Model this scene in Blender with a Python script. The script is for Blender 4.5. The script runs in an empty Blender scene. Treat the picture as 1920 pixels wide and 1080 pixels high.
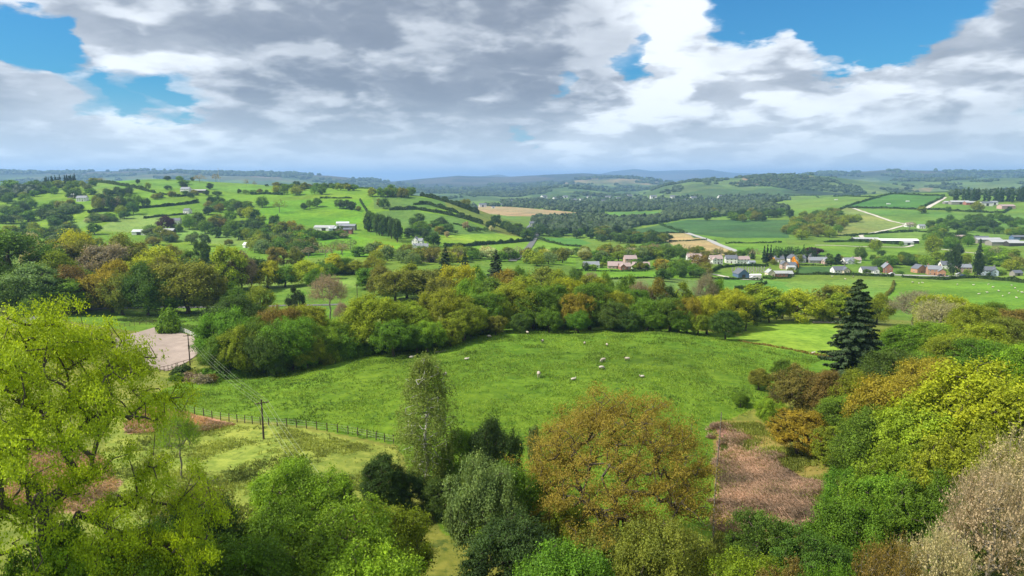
import bpy, math, random
import numpy as np
from mathutils import Vector
S = bpy.context.scene
COL = S.collection
PI = math.pi
# ------------------------------------------------------------------ camera
F = 1280.0                      # focal length in photo pixels (1920 wide, 24 mm on 36 mm)
PITCH = math.radians(9.1)
CAMZ = 60.0
cam = bpy.data.objects.new('camera', bpy.data.cameras.new('camera'))
COL.objects.link(cam); S.camera = cam
cam.data.sensor_width = 36; cam.data.lens = 24
cam.data.clip_start = 0.5; cam.data.clip_end = 120000
cam.location = (0, 0, CAMZ); cam.rotation_euler = (PI/2 - PITCH, 0, 0)
# ------------------------------------------------------------------ exposure, light
S.view_settings.view_transform = 'Standard'; S.view_settings.look = 'None'
S.view_settings.exposure = 0.42; S.view_settings.gamma = 1.0
S.render.engine = 'CYCLES'
cy = S.cycles; cy.use_denoising = True
cy.max_bounces = 5; cy.diffuse_bounces = 2; cy.glossy_bounces = 1; cy.transmission_bounces = 2
cy.transparent_max_bounces = 12; cy.volume_bounces = 1
cy.caustics_reflective = False; cy.caustics_refractive = False
SUN_EL = math.radians(47); SUN_AZ = math.radians(-104)      # azimuth measured from +Y towards +X: the sun stands to the left, a little behind
sd = Vector((math.sin(SUN_AZ)*math.cos(SUN_EL), math.cos(SUN_AZ)*math.cos(SUN_EL), math.sin(SUN_EL)))
sun = bpy.data.objects.new('sun', bpy.data.lights.new('sun', 'SUN')); COL.objects.link(sun)
sun.data.energy = 5.0; sun.data.angle = math.radians(0.55); sun.data.color = (1.0, 0.95, 0.86)
sun.rotation_euler = sd.to_track_quat('Z', 'Y').to_euler()
W = bpy.data.worlds.new('World'); S.world = W; W.use_nodes = True

class X:                        # tiny expression helper for shader nodes
    nt = None
    def __init__(s, sock): s.s = sock
    def _b(a, b, op, sw=False):
        n = X.nt.nodes.new('ShaderNodeMath'); n.operation = op
        p, q = (b, a) if sw else (a, b)
        for i, v in enumerate((p, q)):
            if isinstance(v, X): X.nt.links.new(v.s, n.inputs[i])
            elif v is not None: n.inputs[i].default_value = v
        return X(n.outputs[0])
    def __add__(a, b): return a._b(b, 'ADD')
    __radd__ = __add__
    def __sub__(a, b): return a._b(b, 'SUBTRACT')
    def __rsub__(a, b): return a._b(b, 'SUBTRACT', True)
    def __mul__(a, b): return a._b(b, 'MULTIPLY')
    __rmul__ = __mul__
    def __truediv__(a, b): return a._b(b, 'DIVIDE')
    def __rtruediv__(a, b): return a._b(b, 'DIVIDE', True)
    def mx(a, b): return a._b(b, 'MAXIMUM')
    def mn(a, b): return a._b(b, 'MINIMUM')
    def pw(a, b): return a._b(b, 'POWER')
def sstep(x, a, b, t0=0.0, t1=1.0):
    n = X.nt.nodes.new('ShaderNodeMapRange'); n.interpolation_type = 'SMOOTHSTEP'
    X.nt.links.new(x.s, n.inputs[0])
    for i, v in zip((1, 2, 3, 4), (a, b, t0, t1)): n.inputs[i].default_value = v
    return X(n.outputs[0])
def comb(x, y, z):
    n = X.nt.nodes.new('ShaderNodeCombineXYZ')
    for i, v in enumerate((x, y, z)):
        if isinstance(v, X): X.nt.links.new(v.s, n.inputs[i])
        else: n.inputs[i].default_value = v
    return X(n.outputs[0])
def noise(vec, scale, detail=5, rough=0.55, dist=0.0, lac=2.0):
    n = X.nt.nodes.new('ShaderNodeTexNoise')
    if vec is not None: X.nt.links.new(vec.s, n.inputs['Vector'])
    n.inputs['Scale'].default_value = scale; n.inputs['Detail'].default_value = detail
    n.inputs['Roughness'].default_value = rough; n.inputs['Distortion'].default_value = dist
    n.inputs['Lacunarity'].default_value = lac
    return X(n.outputs['Fac'])
def vadd(a, b):
    n = X.nt.nodes.new('ShaderNodeVectorMath'); n.operation = 'ADD'
    for i, v in enumerate((a, b)):
        if isinstance(v, X): X.nt.links.new(v.s, n.inputs[i])
        else: n.inputs[i].default_value = v
    return X(n.outputs[0])
def vdot(a, b):
    n = X.nt.nodes.new('ShaderNodeVectorMath'); n.operation = 'DOT_PRODUCT'
    X.nt.links.new(a.s, n.inputs[0]); n.inputs[1].default_value = b
    return X(n.outputs['Value'])
def mixc(f, a, b, mode='MIX'):
    n = X.nt.nodes.new('ShaderNodeMix'); n.data_type = 'RGBA'; n.blend_type = mode
    for i, v in ((0, f), (6, a), (7, b)):
        if isinstance(v, X): X.nt.links.new(v.s, n.inputs[i])
        elif isinstance(v, (int, float)): n.inputs[i].default_value = v
        else: n.inputs[i].default_value = (*v, 1)
    return X(n.outputs[2])
def px_ratio(px, py):           # photo pixel -> (X/Y, (Z-CAMZ)/Y)
    yv = (540 - py)/F; cp, sp = math.cos(PITCH), math.sin(PITCH)
    d = cp + yv*sp
    return (px - 960)/F/d, (-sp + yv*cp)/d
def px_dir(px, py):
    a, b = px_ratio(px, py); v = Vector((a, 1, b)); v.normalize(); return v
def sky():
    nt = X.nt = W.node_tree; nt.nodes.clear()
    out = nt.nodes.new('ShaderNodeOutputWorld'); bg = nt.nodes.new('ShaderNodeBackground')
    nt.links.new(bg.outputs[0], out.inputs[0])
    st = nt.nodes.new('ShaderNodeTexSky'); st.sky_type = 'NISHITA'; st.sun_disc = False
    st.sun_elevation = SUN_EL; st.sun_rotation = SUN_AZ
    st.altitude = 200; st.air_density = 1.3; st.dust_density = 0.6; st.ozone_density = 2.5
    tc = nt.nodes.new('ShaderNodeTexCoord'); d = X(tc.outputs['Generated'])
    sx = nt.nodes.new('ShaderNodeSeparateXYZ'); nt.links.new(d.s, sx.inputs[0])
    dx, dy, dz = (X(o) for o in sx.outputs)
    dp = dz.mx(0.0)
    k = 0.60/(dp + 0.33)
    lg = nt.nodes.new('ShaderNodeMath'); lg.operation = 'LOGARITHM'; nt.links.new((dp+0.11).s, lg.inputs[0]); lg.inputs[1].default_value = 2.718282
    zq = X(lg.outputs[0])*0.50
    p = comb(dx*k, dy*k, zq)
    def voro(v, sc, det=3.0):
        n = nt.nodes.new('ShaderNodeTexVoronoi'); n.feature = 'F1'; nt.links.new(v.s, n.inputs['Vector']); n.inputs['Scale'].default_value = sc; n.inputs['Detail'].default_value = det
        n.inputs['Roughness'].default_value = .5; n.normalize = True
        return 1.0 - X(n.outputs['Distance'])
    def vscale(v, sc):
        n = nt.nodes.new('ShaderNodeVectorMath'); n.operation = 'SCALE'; nt.links.new(v.s, n.inputs[0]); n.inputs['Scale'].default_value = sc; return X(n.outputs[0])
    def field(q):
        wv = comb(noise(q, 6.0, 4, .55)-0.5, noise(vadd(q, (7,3,1)), 6.0, 4, .55)-0.5, noise(vadd(q, (1,8,5)), 6.0, 4, .55)-0.5)
        q2 = vadd(q, vscale(wv, 0.16))
        return noise(q2, 2.5, 3, .5), voro(q2, 7.5, 1.5), noise(q2, 8.0, 4, .55)
    a1, a2, a3 = field(p)
    b1, b2, b3 = field(vadd(p, (-0.035, 0.0, 0.075)))
    dens = a1*0.55 + a2*0.40 + a3*0.20
    densS = b1*0.55 + b2*0.40 + b3*0.20
    dd = vadd(d, comb((noise(p, 6.5, 5, .58)-0.5)*0.15, 0.0, (noise(vadd(p, (9, 1, 4)), 6.5, 5, .58)-0.5)*0.12))
    nz = nt.nodes.new('ShaderNodeVectorMath'); nz.operation = 'NORMALIZE'; nt.links.new(dd.s, nz.inputs[0]); dd = X(nz.outputs[0])
    def blobs(lst):
        tot = None; NTR = X.nt
        for px, py, r, a in lst:
            v = px_dir(px, py); c0 = math.cos(math.radians(r)); c1 = 1.0
            t = sstep(vdot(dd, v), math.cos(math.radians(r*1.5)), math.cos(math.radians(r*.3)), 0, a)
            tot = t if tot is None else tot + t
        return tot
    holes = blobs([(15,60,1.9,.8),(75,88,2.3,.95),(125,98,1.4,.7),(190,182,1.7,.75),(270,176,2.0,.85),(345,168,1.9,.8),(1062,150,1.0,.9),(1190,112,1.3,1.0),
                   (1570,72,2.3,1),(1620,52,2.6,1.2),(1680,25,3.0,1.3),(1600,0,3,1.2),(1760,10,2.6,1.2),(1400,6,2.6,1.1),(1480,-5,2.5,1),(980,240,.9,.7),(1930,210,1.5,.4)])
    dark = blobs([(560,90,7,.5),(700,130,8,.8),(860,90,8,.7),(1040,110,5,.75),(760,200,4,.5),(960,10,7,.4),(60,180,4,.6),(480,280,5,.4),(900,230,5,.4),(1180,20,6,.45),(300,90,5,.25),(1640,130,4,.3),(1380,180,4,.35),(1850,90,4,.35)])
    lite = blobs([(1350,60,5,.8),(1180,160,4,.5),(860,180,3.5,.6),(340,215,4,.6),(100,130,4,.5),(200,50,6,.4),(1780,60,4,.5),(1500,120,6,.3),(70,240,4,.4),(1250,120,3,.6),(780,40,4,.25)])
    cov = sstep(dens - holes*0.46 - dark*(-0.1), T0, T0+0.30)
    lit = sstep(dens - densS, -0.065, 0.075)
    thick = sstep(a1*0.92 + a2*0.08 + dark*0.22 - lite*0.14, 0.30, 0.72)
    bright = (lit*0.50 + 0.50)*(1.0 - thick*0.47) + lite*0.04 + sstep(a3, .3, .7, -.05, .05)
    ccol = mixc(sstep(bright, 0.14, 0.92), (0.18, 0.215, 0.28), (0.78, 0.825, 0.88))
    hz = sstep(dz, 0.0, 0.13, 1, 0)
    ccol = mixc(hz*0.7, ccol, (0.64, 0.73, 0.81))
    skn = nt.nodes.new('ShaderNodeMix'); skn.data_type = 'RGBA'; skn.blend_type = 'MULTIPLY'; skn.inputs[0].default_value = 1
    nt.links.new(st.outputs[0], skn.inputs[6]); skn.inputs[7].default_value = (SKYK*0.2, SKYK*0.76, SKYK*1.18, 1)
    skc = mixc(hz*0.7, X(skn.outputs[2]), (0.40, 0.55, 0.70))
    fin = mixc(cov*sstep(dz, -0.02, 0.02), skc, ccol)
    # the Background runs at 0.1; cloud radiances above are given for strength 1 and divided by it
    sc = nt.nodes.new('ShaderNodeVectorMath'); sc.operation = 'SCALE'; nt.links.new(fin.s, sc.inputs[0]); sc.inputs['Scale'].default_value = 10.0
    nt.links.new(sc.outputs[0], bg.inputs[0]); bg.inputs[1].default_value = 0.1
SKYK = 0.075; T0 = 0.24
sky()
try: W.cycles.sampling_method = 'MANUAL'; W.cycles.sample_map_resolution = 256
except Exception: pass
# ------------------------------------------------------------------ noise and terrain
def _h(ix, iy, seed):
    n = (ix*374761393 + iy*668265263 + seed*1442695041) & 0xffffffff
    n = ((n ^ (n >> 13))*1274126177) & 0xffffffff
    return ((n ^ (n >> 16)) & 0xffff)/65535.0
def vnoise(x, y, seed=0):
    x = np.asarray(x, float); y = np.asarray(y, float)
    ix = np.floor(x).astype(np.int64); iy = np.floor(y).astype(np.int64)
    fx = x-ix; fy = y-iy; fx = fx*fx*(3-2*fx); fy = fy*fy*(3-2*fy)
    a = _h(ix, iy, seed); b = _h(ix+1, iy, seed); c = _h(ix, iy+1, seed); d = _h(ix+1, iy+1, seed)
    return (a*(1-fx)+b*fx)*(1-fy) + (c*(1-fx)+d*fx)*fy - 0.5
def fbm(x, y, seed=0, o=4, g=0.5):
    t = 0; a = 1
    for i in range(o): t = t + a*vnoise(x*2**i, y*2**i, seed+i); a *= g
    return t
KN = []                                        # terrain knots (X, Y, z)
def kp(px, py, Y): a, b = px_ratio(px, py); KN.append((a*Y, Y, CAMZ + b*Y))
def kz(px, Y, z): KN.append(((px-960)/F*Y, Y, z))
for x, y, z in [(-60,-20,36),(0,-20,35),(60,-20,39),(-60,10,35),(0,10,32),(60,10,37),(-40,32,31),(0,32,27),(40,32,30),(0,55,22.5),(-30,60,23),(30,62,21.5),(58,62,26),(-70,60,26),
                (62,92,22.5),(95,120,23),(112,160,20),(-70,100,22),(-110,150,20),(-140,200,19),(170,220,12)]: KN.append((x, y, z))
for a in [(950,700,140),(600,760,120),(400,790,112),(700,820,105),(1300,760,122),(1340,800,113),(1345,965,80),(600,860,93),(950,626,188),(1100,628,187),(1250,626,186),(1400,650,172),(1550,672,164),
          (660,692,148),(820,660,165),(1480,605,232),(1480,640,186),(320,690,165),(270,615,213),(390,640,192),(200,590,245),(60,598,226),(300,576,266),(300,745,122),(350,706,150),(480,715,145),
          (480,540,330),(650,530,340),(600,570,280),(200,500,420),(600,490,470),(100,470,560),(900,500,450),(1100,520,420),(1230,520,430),(1130,505,480),(1300,500,520),(1450,520,500),(1450,545,400),
          (1660,517,520),(1850,525,510),(1750,545,430),(1900,575,350),(1900,600,300),(1600,560,340),(1700,600,260),(1300,470,700),(1500,480,640),(1650,458,800),(1800,460,780),(1400,440,960),
          (1200,440,1000),(1000,445,960),(1250,450,860),(1100,400,1650),(1000,385,2200),(1150,425,1150),(1320,400,1500),(1500,395,1350),(1620,395,1250),(1450,410,1200),(1350,430,1050),(1700,420,1050),(1850,425,1000),
          (1850,378,1350),(1700,362,1700),(1500,375,1700),(1400,385,1850),(1920,362,1600),
          (460,345,1250),(300,336,1300),(200,341,1250),(100,352,1200),(0,365,1100),(600,352,1200),(700,355,1150),(800,370,1080),(870,385,1030),(940,415,980),(990,443,930),
          (500,400,880),(600,415,830),(750,420,820),(850,420,850),(900,440,800),(450,370,1050),(650,390,930),(300,370,1000),(250,410,820),(150,400,850),(50,420,800),(0,400,900),(320,450,680),
          (450,440,720),(600,440,700),(780,458,640),(850,462,640),(950,470,620),(700,465,600),(250,460,620),(480,470,600)]: kp(*a)
for a in [(-300,1000,40),(-300,600,25),(-300,300,22),(0,280,17),(2250,500,-5),(2250,1000,0),(2250,1700,30),(2250,300,10),
          (450,1500,40),(450,2000,0),(700,1450,15),(850,1250,-5),(850,1700,-22),(0,1500,20),(0,2200,-10),(-300,1700,20),(-300,2500,-10),(1700,2200,15),(1920,2100,25),(1500,2200,-5),(600,2600,-24),
          (950,210,13),(1250,208,13.5),(1100,230,11),(1380,200,13),(950,280,8),(1250,280,7),(1350,330,3),(800,300,8.5)]: kz(*a)
KN = np.array(KN)
def _uv(x, y): r = np.maximum(y, -35)+40.0; return x/r*4.2, np.log(r)*2.6
ku, kv = _uv(KN[:,0], KN[:,1])
def _ker(du, dv): return -np.sqrt(du*du+dv*dv+0.012)
A_ = _ker(ku[:,None]-ku[None], kv[:,None]-kv[None]); n_ = len(KN)
P_ = np.c_[np.ones(n_), ku, kv]
# z is fitted after scaling by distance, so that far knots do not dominate near ones
M_ = np.zeros((n_+3, n_+3)); M_[:n_,:n_] = A_ - np.eye(n_)*0.002; M_[:n_,n_:] = P_; M_[n_:,:n_] = P_.T
c_ = np.linalg.solve(M_, np.r_[KN[:,2], 0, 0, 0])
RIDGES = [ # centre distance, log width, skyline points in the photograph
 (7000,.30,[(-500,320),(-200,318),(0,320),(100,323),(200,322),(350,319),(450,322),(540,325),(620,330),(700,337),(740,342),(800,354),(850,368),(900,392)]),
 (9500,.26,[(560,380),(650,352),(740,341),(800,335),(860,330),(950,332),(1020,328),(1090,325),(1150,328),(1200,336),(1300,352),(1400,380)]),
 (17000,.2,[(840,345),(880,335),(910,330),(935,327),(960,332),(1050,334),(1100,330),(1140,322),(1185,317),(1215,321),(1250,320),(1290,319),(1320,318),(1360,324),(1420,326),(1500,330),(1600,345)]),
 (4300,.26,[(880,400),(930,372),(1000,354),(1060,347),(1100,350),(1150,360),(1200,373),(1250,400)]),
 (6600,.22,[(880,380),(950,350),(1000,345),(1060,338),(1100,335),(1150,333),(1200,335),(1250,342),(1300,356),(1360,380)]),
 (3500,.30,[(1080,405),(1150,378),(1200,362),(1240,347),(1300,338),(1380,333),(1450,328),(1500,328),(1560,335),(1620,343),(1700,352),(1780,372),(1850,400)]),
 (7200,.26,[(1350,352),(1420,335),(1500,324),(1600,322),(1650,319),(1750,321),(1850,322),(2000,320),(2300,322),(2700,322)]),
 (4300,.26,[(1500,360),(1580,344),(1700,338),(1800,335),(1900,333),(2100,332),(2700,335)])]
def _rbf(x, y):
    x = np.asarray(x, float).ravel(); y = np.asarray(y, float).ravel(); out = np.empty(len(x))
    for i in range(0, len(x), 40000):
        u, v = _uv(x[i:i+40000], y[i:i+40000])
        out[i:i+40000] = _ker(u[:,None]-ku[None], v[:,None]-kv[None])@c_[:n_] + c_[n_] + c_[n_+1]*u + c_[n_+2]*v
    return out
def hf(x, y):
    x = np.asarray(x, float); y = np.asarray(y, float); sh = x.shape
    x = x.ravel(); y = y.ravel()
    z = _rbf(x, np.minimum(y, 2400)*1.0) if len(x) < 50 else _rbf(x*np.minimum(1, 2440/(y+40)), np.minimum(y, 2400))
    if len(x) < 50: z = _rbf(x*np.minimum(1, 2440/(y+40)), np.minimum(y, 2400))
    t = np.clip((y-1900)/1200, 0, 1); t = t*t*(3-2*t)
    z = z*(1-t) + (-24)*t
    yy = np.maximum(y, 1)
    pxx = 960 + x/yy*F*math.cos(PITCH)
    for Y0, sg, pts in RIDGES:
        m = yy > 1800
        if not m.any(): continue
        p = np.array(pts); sky_ = np.interp(pxx[m], p[:,0], p[:,1])
        yv = (540-sky_)/F; s = np.tan(np.arctan(yv)-PITCH)
        amp = CAMZ + s*Y0 + 24
        wob = fbm(x[m]/700, yy[m]/900, 11, 4)
        l = np.log(yy[m]/Y0)
        b = np.exp(-(l/(sg*(1+.25*vnoise(x[m]/1500, yy[m]*0+Y0, 5))))**2)
        zz = -24 + amp*b + wob*amp*.42*b*(1-b)*1.6
        zz = np.where(amp > 0, zz, -24)
        z[m] = np.maximum(z[m], zz)
    # gentle ground relief
    r = np.clip(y/150, .25, 1)
    z = z + fbm(x/26, y/26, 21, 3)*.55*r + fbm(x/4.5, y/4.5, 31, 3)*.16*np.clip(1.6-y/400, 0, 1)
    far = np.clip((y-900)/2500, 0, 1)
    z = z + fbm(x/180, y/180, 41, 4)*7*far
    return z.reshape(sh)
YS = np.exp(np.linspace(math.log(14), math.log(26000), 1500))
def hit(px, py, ymin=14, ymax=26000):            # photo pixel -> first point of the ground
    a, b = px_ratio(px, py); ys = YS[(YS >= ymin) & (YS <= ymax)]
    z = hf(a*ys, ys); d = z - (CAMZ + b*ys)
    i = int(np.argmax(d > 0))
    if not (d > 0).any(): i = int(np.argmax(d/ys)); return Vector((a*ys[i], ys[i], z[i]))
    if i == 0: return Vector((a*ys[0], ys[0], z[0]))
    t = d[i-1]/(d[i-1]-d[i]); Y = ys[i-1]+(ys[i]-ys[i-1])*t
    return Vector((a*Y, Y, float(hf(np.array([a*Y]), np.array([Y]))[0])))
def gz(x, y): return float(hf(np.array([x]), np.array([y]))[0])
def atY(px, Y): return Vector(((px-960)/F*Y*1.0, Y, gz((px-960)/F*Y, Y)))
def inpoly(x, y, poly):
    r = np.zeros(x.shape, bool); n = len(poly)
    for i in range(n):
        x0, y0 = poly[i]; x1, y1 = poly[(i+1) % n]
        if y0 == y1: continue
        c = (y0 > y) != (y1 > y)
        r ^= c & (x < (x1-x0)*(y-y0)/(y1-y0)+x0)
    return r
def mesh_np(name, co, faces, nv, mats=(), smooth=False):
    me = bpy.data.meshes.new(name); nf = len(faces)//nv
    me.vertices.add(len(co)); me.vertices.foreach_set('co', np.ascontiguousarray(co, np.float32).ravel())
    me.loops.add(len(faces)); me.loops.foreach_set('vertex_index', np.ascontiguousarray(faces, np.int32))
    me.polygons.add(nf); me.polygons.foreach_set('loop_start', np.arange(0, nf*nv, nv, dtype=np.int32))
    me.update(calc_edges=True)
    me.polygons.foreach_set('use_smooth', np.full(nf, smooth))
    for m in mats: me.materials.append(m)
    return me
def fattr(me, name, vals, kind='FLOAT', dom='POINT'):
    a = me.attributes.new(name, kind, dom)
    a.data.foreach_set('color' if 'COLOR' in kind else 'value', np.ascontiguousarray(vals, np.float32).ravel()); return a
def tag(o, label=None, cat=None, group=None, kind=None):
    if label: o['label'] = label
    if cat: o['category'] = cat
    if group: o['group'] = group
    if kind: o['kind'] = kind
    return o
def mesh_obj(name, me, parent=None):
    o = bpy.data.objects.new(name, me); COL.objects.link(o)
    if parent: o.parent = parent
    return o
def empty(name, loc=(0,0,0), rz=0.0):
    o = bpy.data.objects.new(name, None); COL.objects.link(o); o.empty_display_size = .5
    o.location = loc; o.rotation_euler = (0,0,rz); return o
def new_mat(name):
    m = bpy.data.materials.new(name); m.use_nodes = True; X.nt = m.node_tree
    b = m.node_tree.nodes['Principled BSDF']; return m, m.node_tree, b
def simple(name, col, rough=.8, var=.15, scale=3.0, spec=.3, bump=0.0):
    m, nt, b = new_mat(name)
    tc = nt.nodes.new('ShaderNodeTexCoord'); n = noise(X(tc.outputs['Object']), scale, 4, .6)
    c = mixc(n, tuple(v*(1-var) for v in col), tuple(min(1, v*(1+var)) for v in col))
    nt.links.new(c.s, b.inputs['Base Color']); b.inputs['Roughness'].default_value = rough
    b.inputs['Specular IOR Level'].default_value = spec
    if bump:
        bn = nt.nodes.new('ShaderNodeBump'); bn.inputs['Strength'].default_value = bump; nt.links.new(n.s, bn.inputs['Height']); nt.links.new(bn.outputs[0], b.inputs['Normal'])
    return m
# ---- ground sheet
GB=(.125,.255,.018); GM=(.11,.215,.025); GY=(.15,.27,.045); GD=(.035,.115,.03); GT=(.33,.29,.13); GP=(.19,.27,.07); GO=(.16,.20,.05)
FIELDS = [ # colour, ymin, ymax, polygon in photo pixels
 ((.15,.20,.035),14,260,[(-900,1500),(-900,560),(1340,560),(2600,560),(2600,1500)]),
 ((.092,.20,.014),95,212,[(270,742),(420,690),(600,680),(800,640),(1000,610),(1300,612),(1420,640),(1600,670),(1600,700),(1352,790),(1338,960),(1160,1000),(900,860),(740,833),(560,798),(400,780),(280,765)]),
 ((.092,.20,.014),60,130,[(740,833),(900,740),(1352,770),(1340,1010),(1100,1100),(830,1000)]),
 ((.19,.27,.045),55,122,[(190,1000),(200,780),(420,792),(560,803),(740,838),(760,1000),(400,1080)]),
 ((.17,.31,.03),160,245,[(1385,640),(1400,600),(1560,600),(1600,670),(1560,668),(1450,652)]),
 ((.20,.20,.05),40,128,[(1338,800),(1352,790),(1420,790),(1560,880),(1600,1000),(1560,1080),(1338,1080)]),
 ((.27,.185,.13),40,128,[(1346,800),(1370,798),(1402,814),(1440,848),(1482,884),(1520,903),(1560,908),(1566,940),(1530,990),(1470,998),(1400,988),(1341,986)]),
 ((.40,.25,.17),95,130,[(230,790),(270,764),(330,768),(440,795),(390,808),(310,808),(240,812)]),
 ((.27,.20,.11),40,100,[(-60,855),(70,835),(180,850),(230,905),(180,965),(-60,955)]),
 ((.12,.24,.02),205,262,[(60,640),(60,600),(200,582),(400,584),(560,580),(640,578),(640,640),(300,640)]),
 (GM,262,420,[(380,580),(400,520),(640,515),(760,520),(760,570),(560,582)]),
 (GY,262,400,[(380,530),(400,520),(720,520),(740,535),(560,545)]),
 ((.12,.22,.05),262,430,[(1080,560),(1090,500),(1340,500),(1340,560)]),
 ((.12,.28,.02),330,520,[(1075,505),(1090,500),(1300,514),(1300,522),(1080,520)]),
 ((.10,.26,.035),330,520,[(1320,523),(1440,525),(1480,530),(1500,560),(1320,550)]),
 ((.13,.27,.04),300,520,[(1470,534),(1490,527),(1560,525),(1700,522),(1920,532),(2100,540),(2100,620),(1900,620),(1680,560),(1560,560),(1500,550)]),
 ((.11,.25,.02),300,520,[(1670,560),(1672,525),(1920,532),(2100,540),(2100,640),(1900,600),(1700,575)]),
 ((.045,.125,.03),430,640,[(1495,513),(1496,496),(1560,497),(1564,512)]),
 (GM,520,2600,[(-600,600),(-600,330),(1000,330),(1000,380),(2600,340),(2600,560),(1700,500),(-600,500)]),
 (GB,500,1400,[(-300,480),(-300,320),(400,320),(760,340),(1000,440),(1080,470),(1080,500),(-300,500)]),
 ((.13,.25,.04),900,1400,[(95,365),(150,332),(260,335),(345,345),(300,352),(230,358),(180,368),(150,350)]),
 ((.115,.25,.035),900,1400,[(180,335),(460,335),(520,352),(450,362),(360,352),(240,356)]),
 ((.11,.27,.014),700,1100,[(480,405),(500,380),(600,372),(700,375),(680,400),(675,418),(600,424),(480,420)]),
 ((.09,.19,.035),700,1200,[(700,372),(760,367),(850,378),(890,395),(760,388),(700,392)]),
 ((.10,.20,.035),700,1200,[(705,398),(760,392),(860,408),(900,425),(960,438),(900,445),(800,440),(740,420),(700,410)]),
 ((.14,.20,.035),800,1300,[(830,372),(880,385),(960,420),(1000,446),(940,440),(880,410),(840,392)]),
 ((.17,.32,.025),560,900,[(820,456),(840,440),(940,438),(1000,450),(900,457)]),
 ((.16,.31,.025),540,900,[(870,466),(1000,452),(1080,462),(1100,480),(1000,490),(840,475)]),
 ((.07,.20,.03),700,1000,[(1010,446),(1080,446),(1110,456),(1080,462),(1030,455)]),
 ((.12,.29,.015),520,760,[(570,480),(600,440),(660,442),(760,458),(770,475),(740,495),(560,490)]),
 ((.16,.28,.06),600,900,[(190,425),(230,405),(290,403),(320,408),(310,430),(240,436),(180,432)]),
 ((.12,.26,.05),600,900,[(100,428),(150,415),(200,396),(200,402),(160,425),(110,435)]),
 ((.14,.27,.05),540,760,[(320,440),(345,425),(440,438),(500,450),(480,465),(330,450)]),
 (GT,640,1100,[(1165,446),(1165,438),(1290,437),(1385,472),(1375,478),(1290,480),(1250,452)]),
 ((.05,.13,.035),700,1300,[(1150,438),(1290,412),(1480,412),(1480,446),(1300,446),(1290,436)]),  # cloud shadow painted into this field's colour as a darker green
 ((.11,.24,.02),560,1100,[(1290,437),(1360,446),(1470,446),(1480,462),(1560,455),(1720,458),(1720,490),(1560,500),(1390,478)]),
 ((.17,.24,.06),700,1500,[(1570,425),(1570,392),(1600,388),(1650,405),(1700,422),(1610,440),(1570,444)]),
 ((.10,.22,.035),800,1500,[(1600,388),(1700,395),(1920,400),(1920,430),(1800,432),(1700,421),(1650,405)]),
 ((.06,.18,.03),1200,2000,[(1590,388),(1640,370),(1670,364),(1770,366),(1760,378),(1720,390)]),
 ((.12,.23,.04),1000,2200,[(1440,385),(1500,372),(1640,365),(1590,385),(1500,392)]),
 ((.12,.24,.04),700,1100,[(1700,425),(1920,432),(1920,448),(1720,445),(1610,442)]),
 ((.30,.26,.13),1500,2600,[(895,386),(960,388),(1080,398),(1110,405),(1000,410),(890,398)]),
 ((.10,.24,.04),1400,2300,[(1120,405),(1150,398),(1235,397),(1230,408),(1160,412)]),
]
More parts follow.
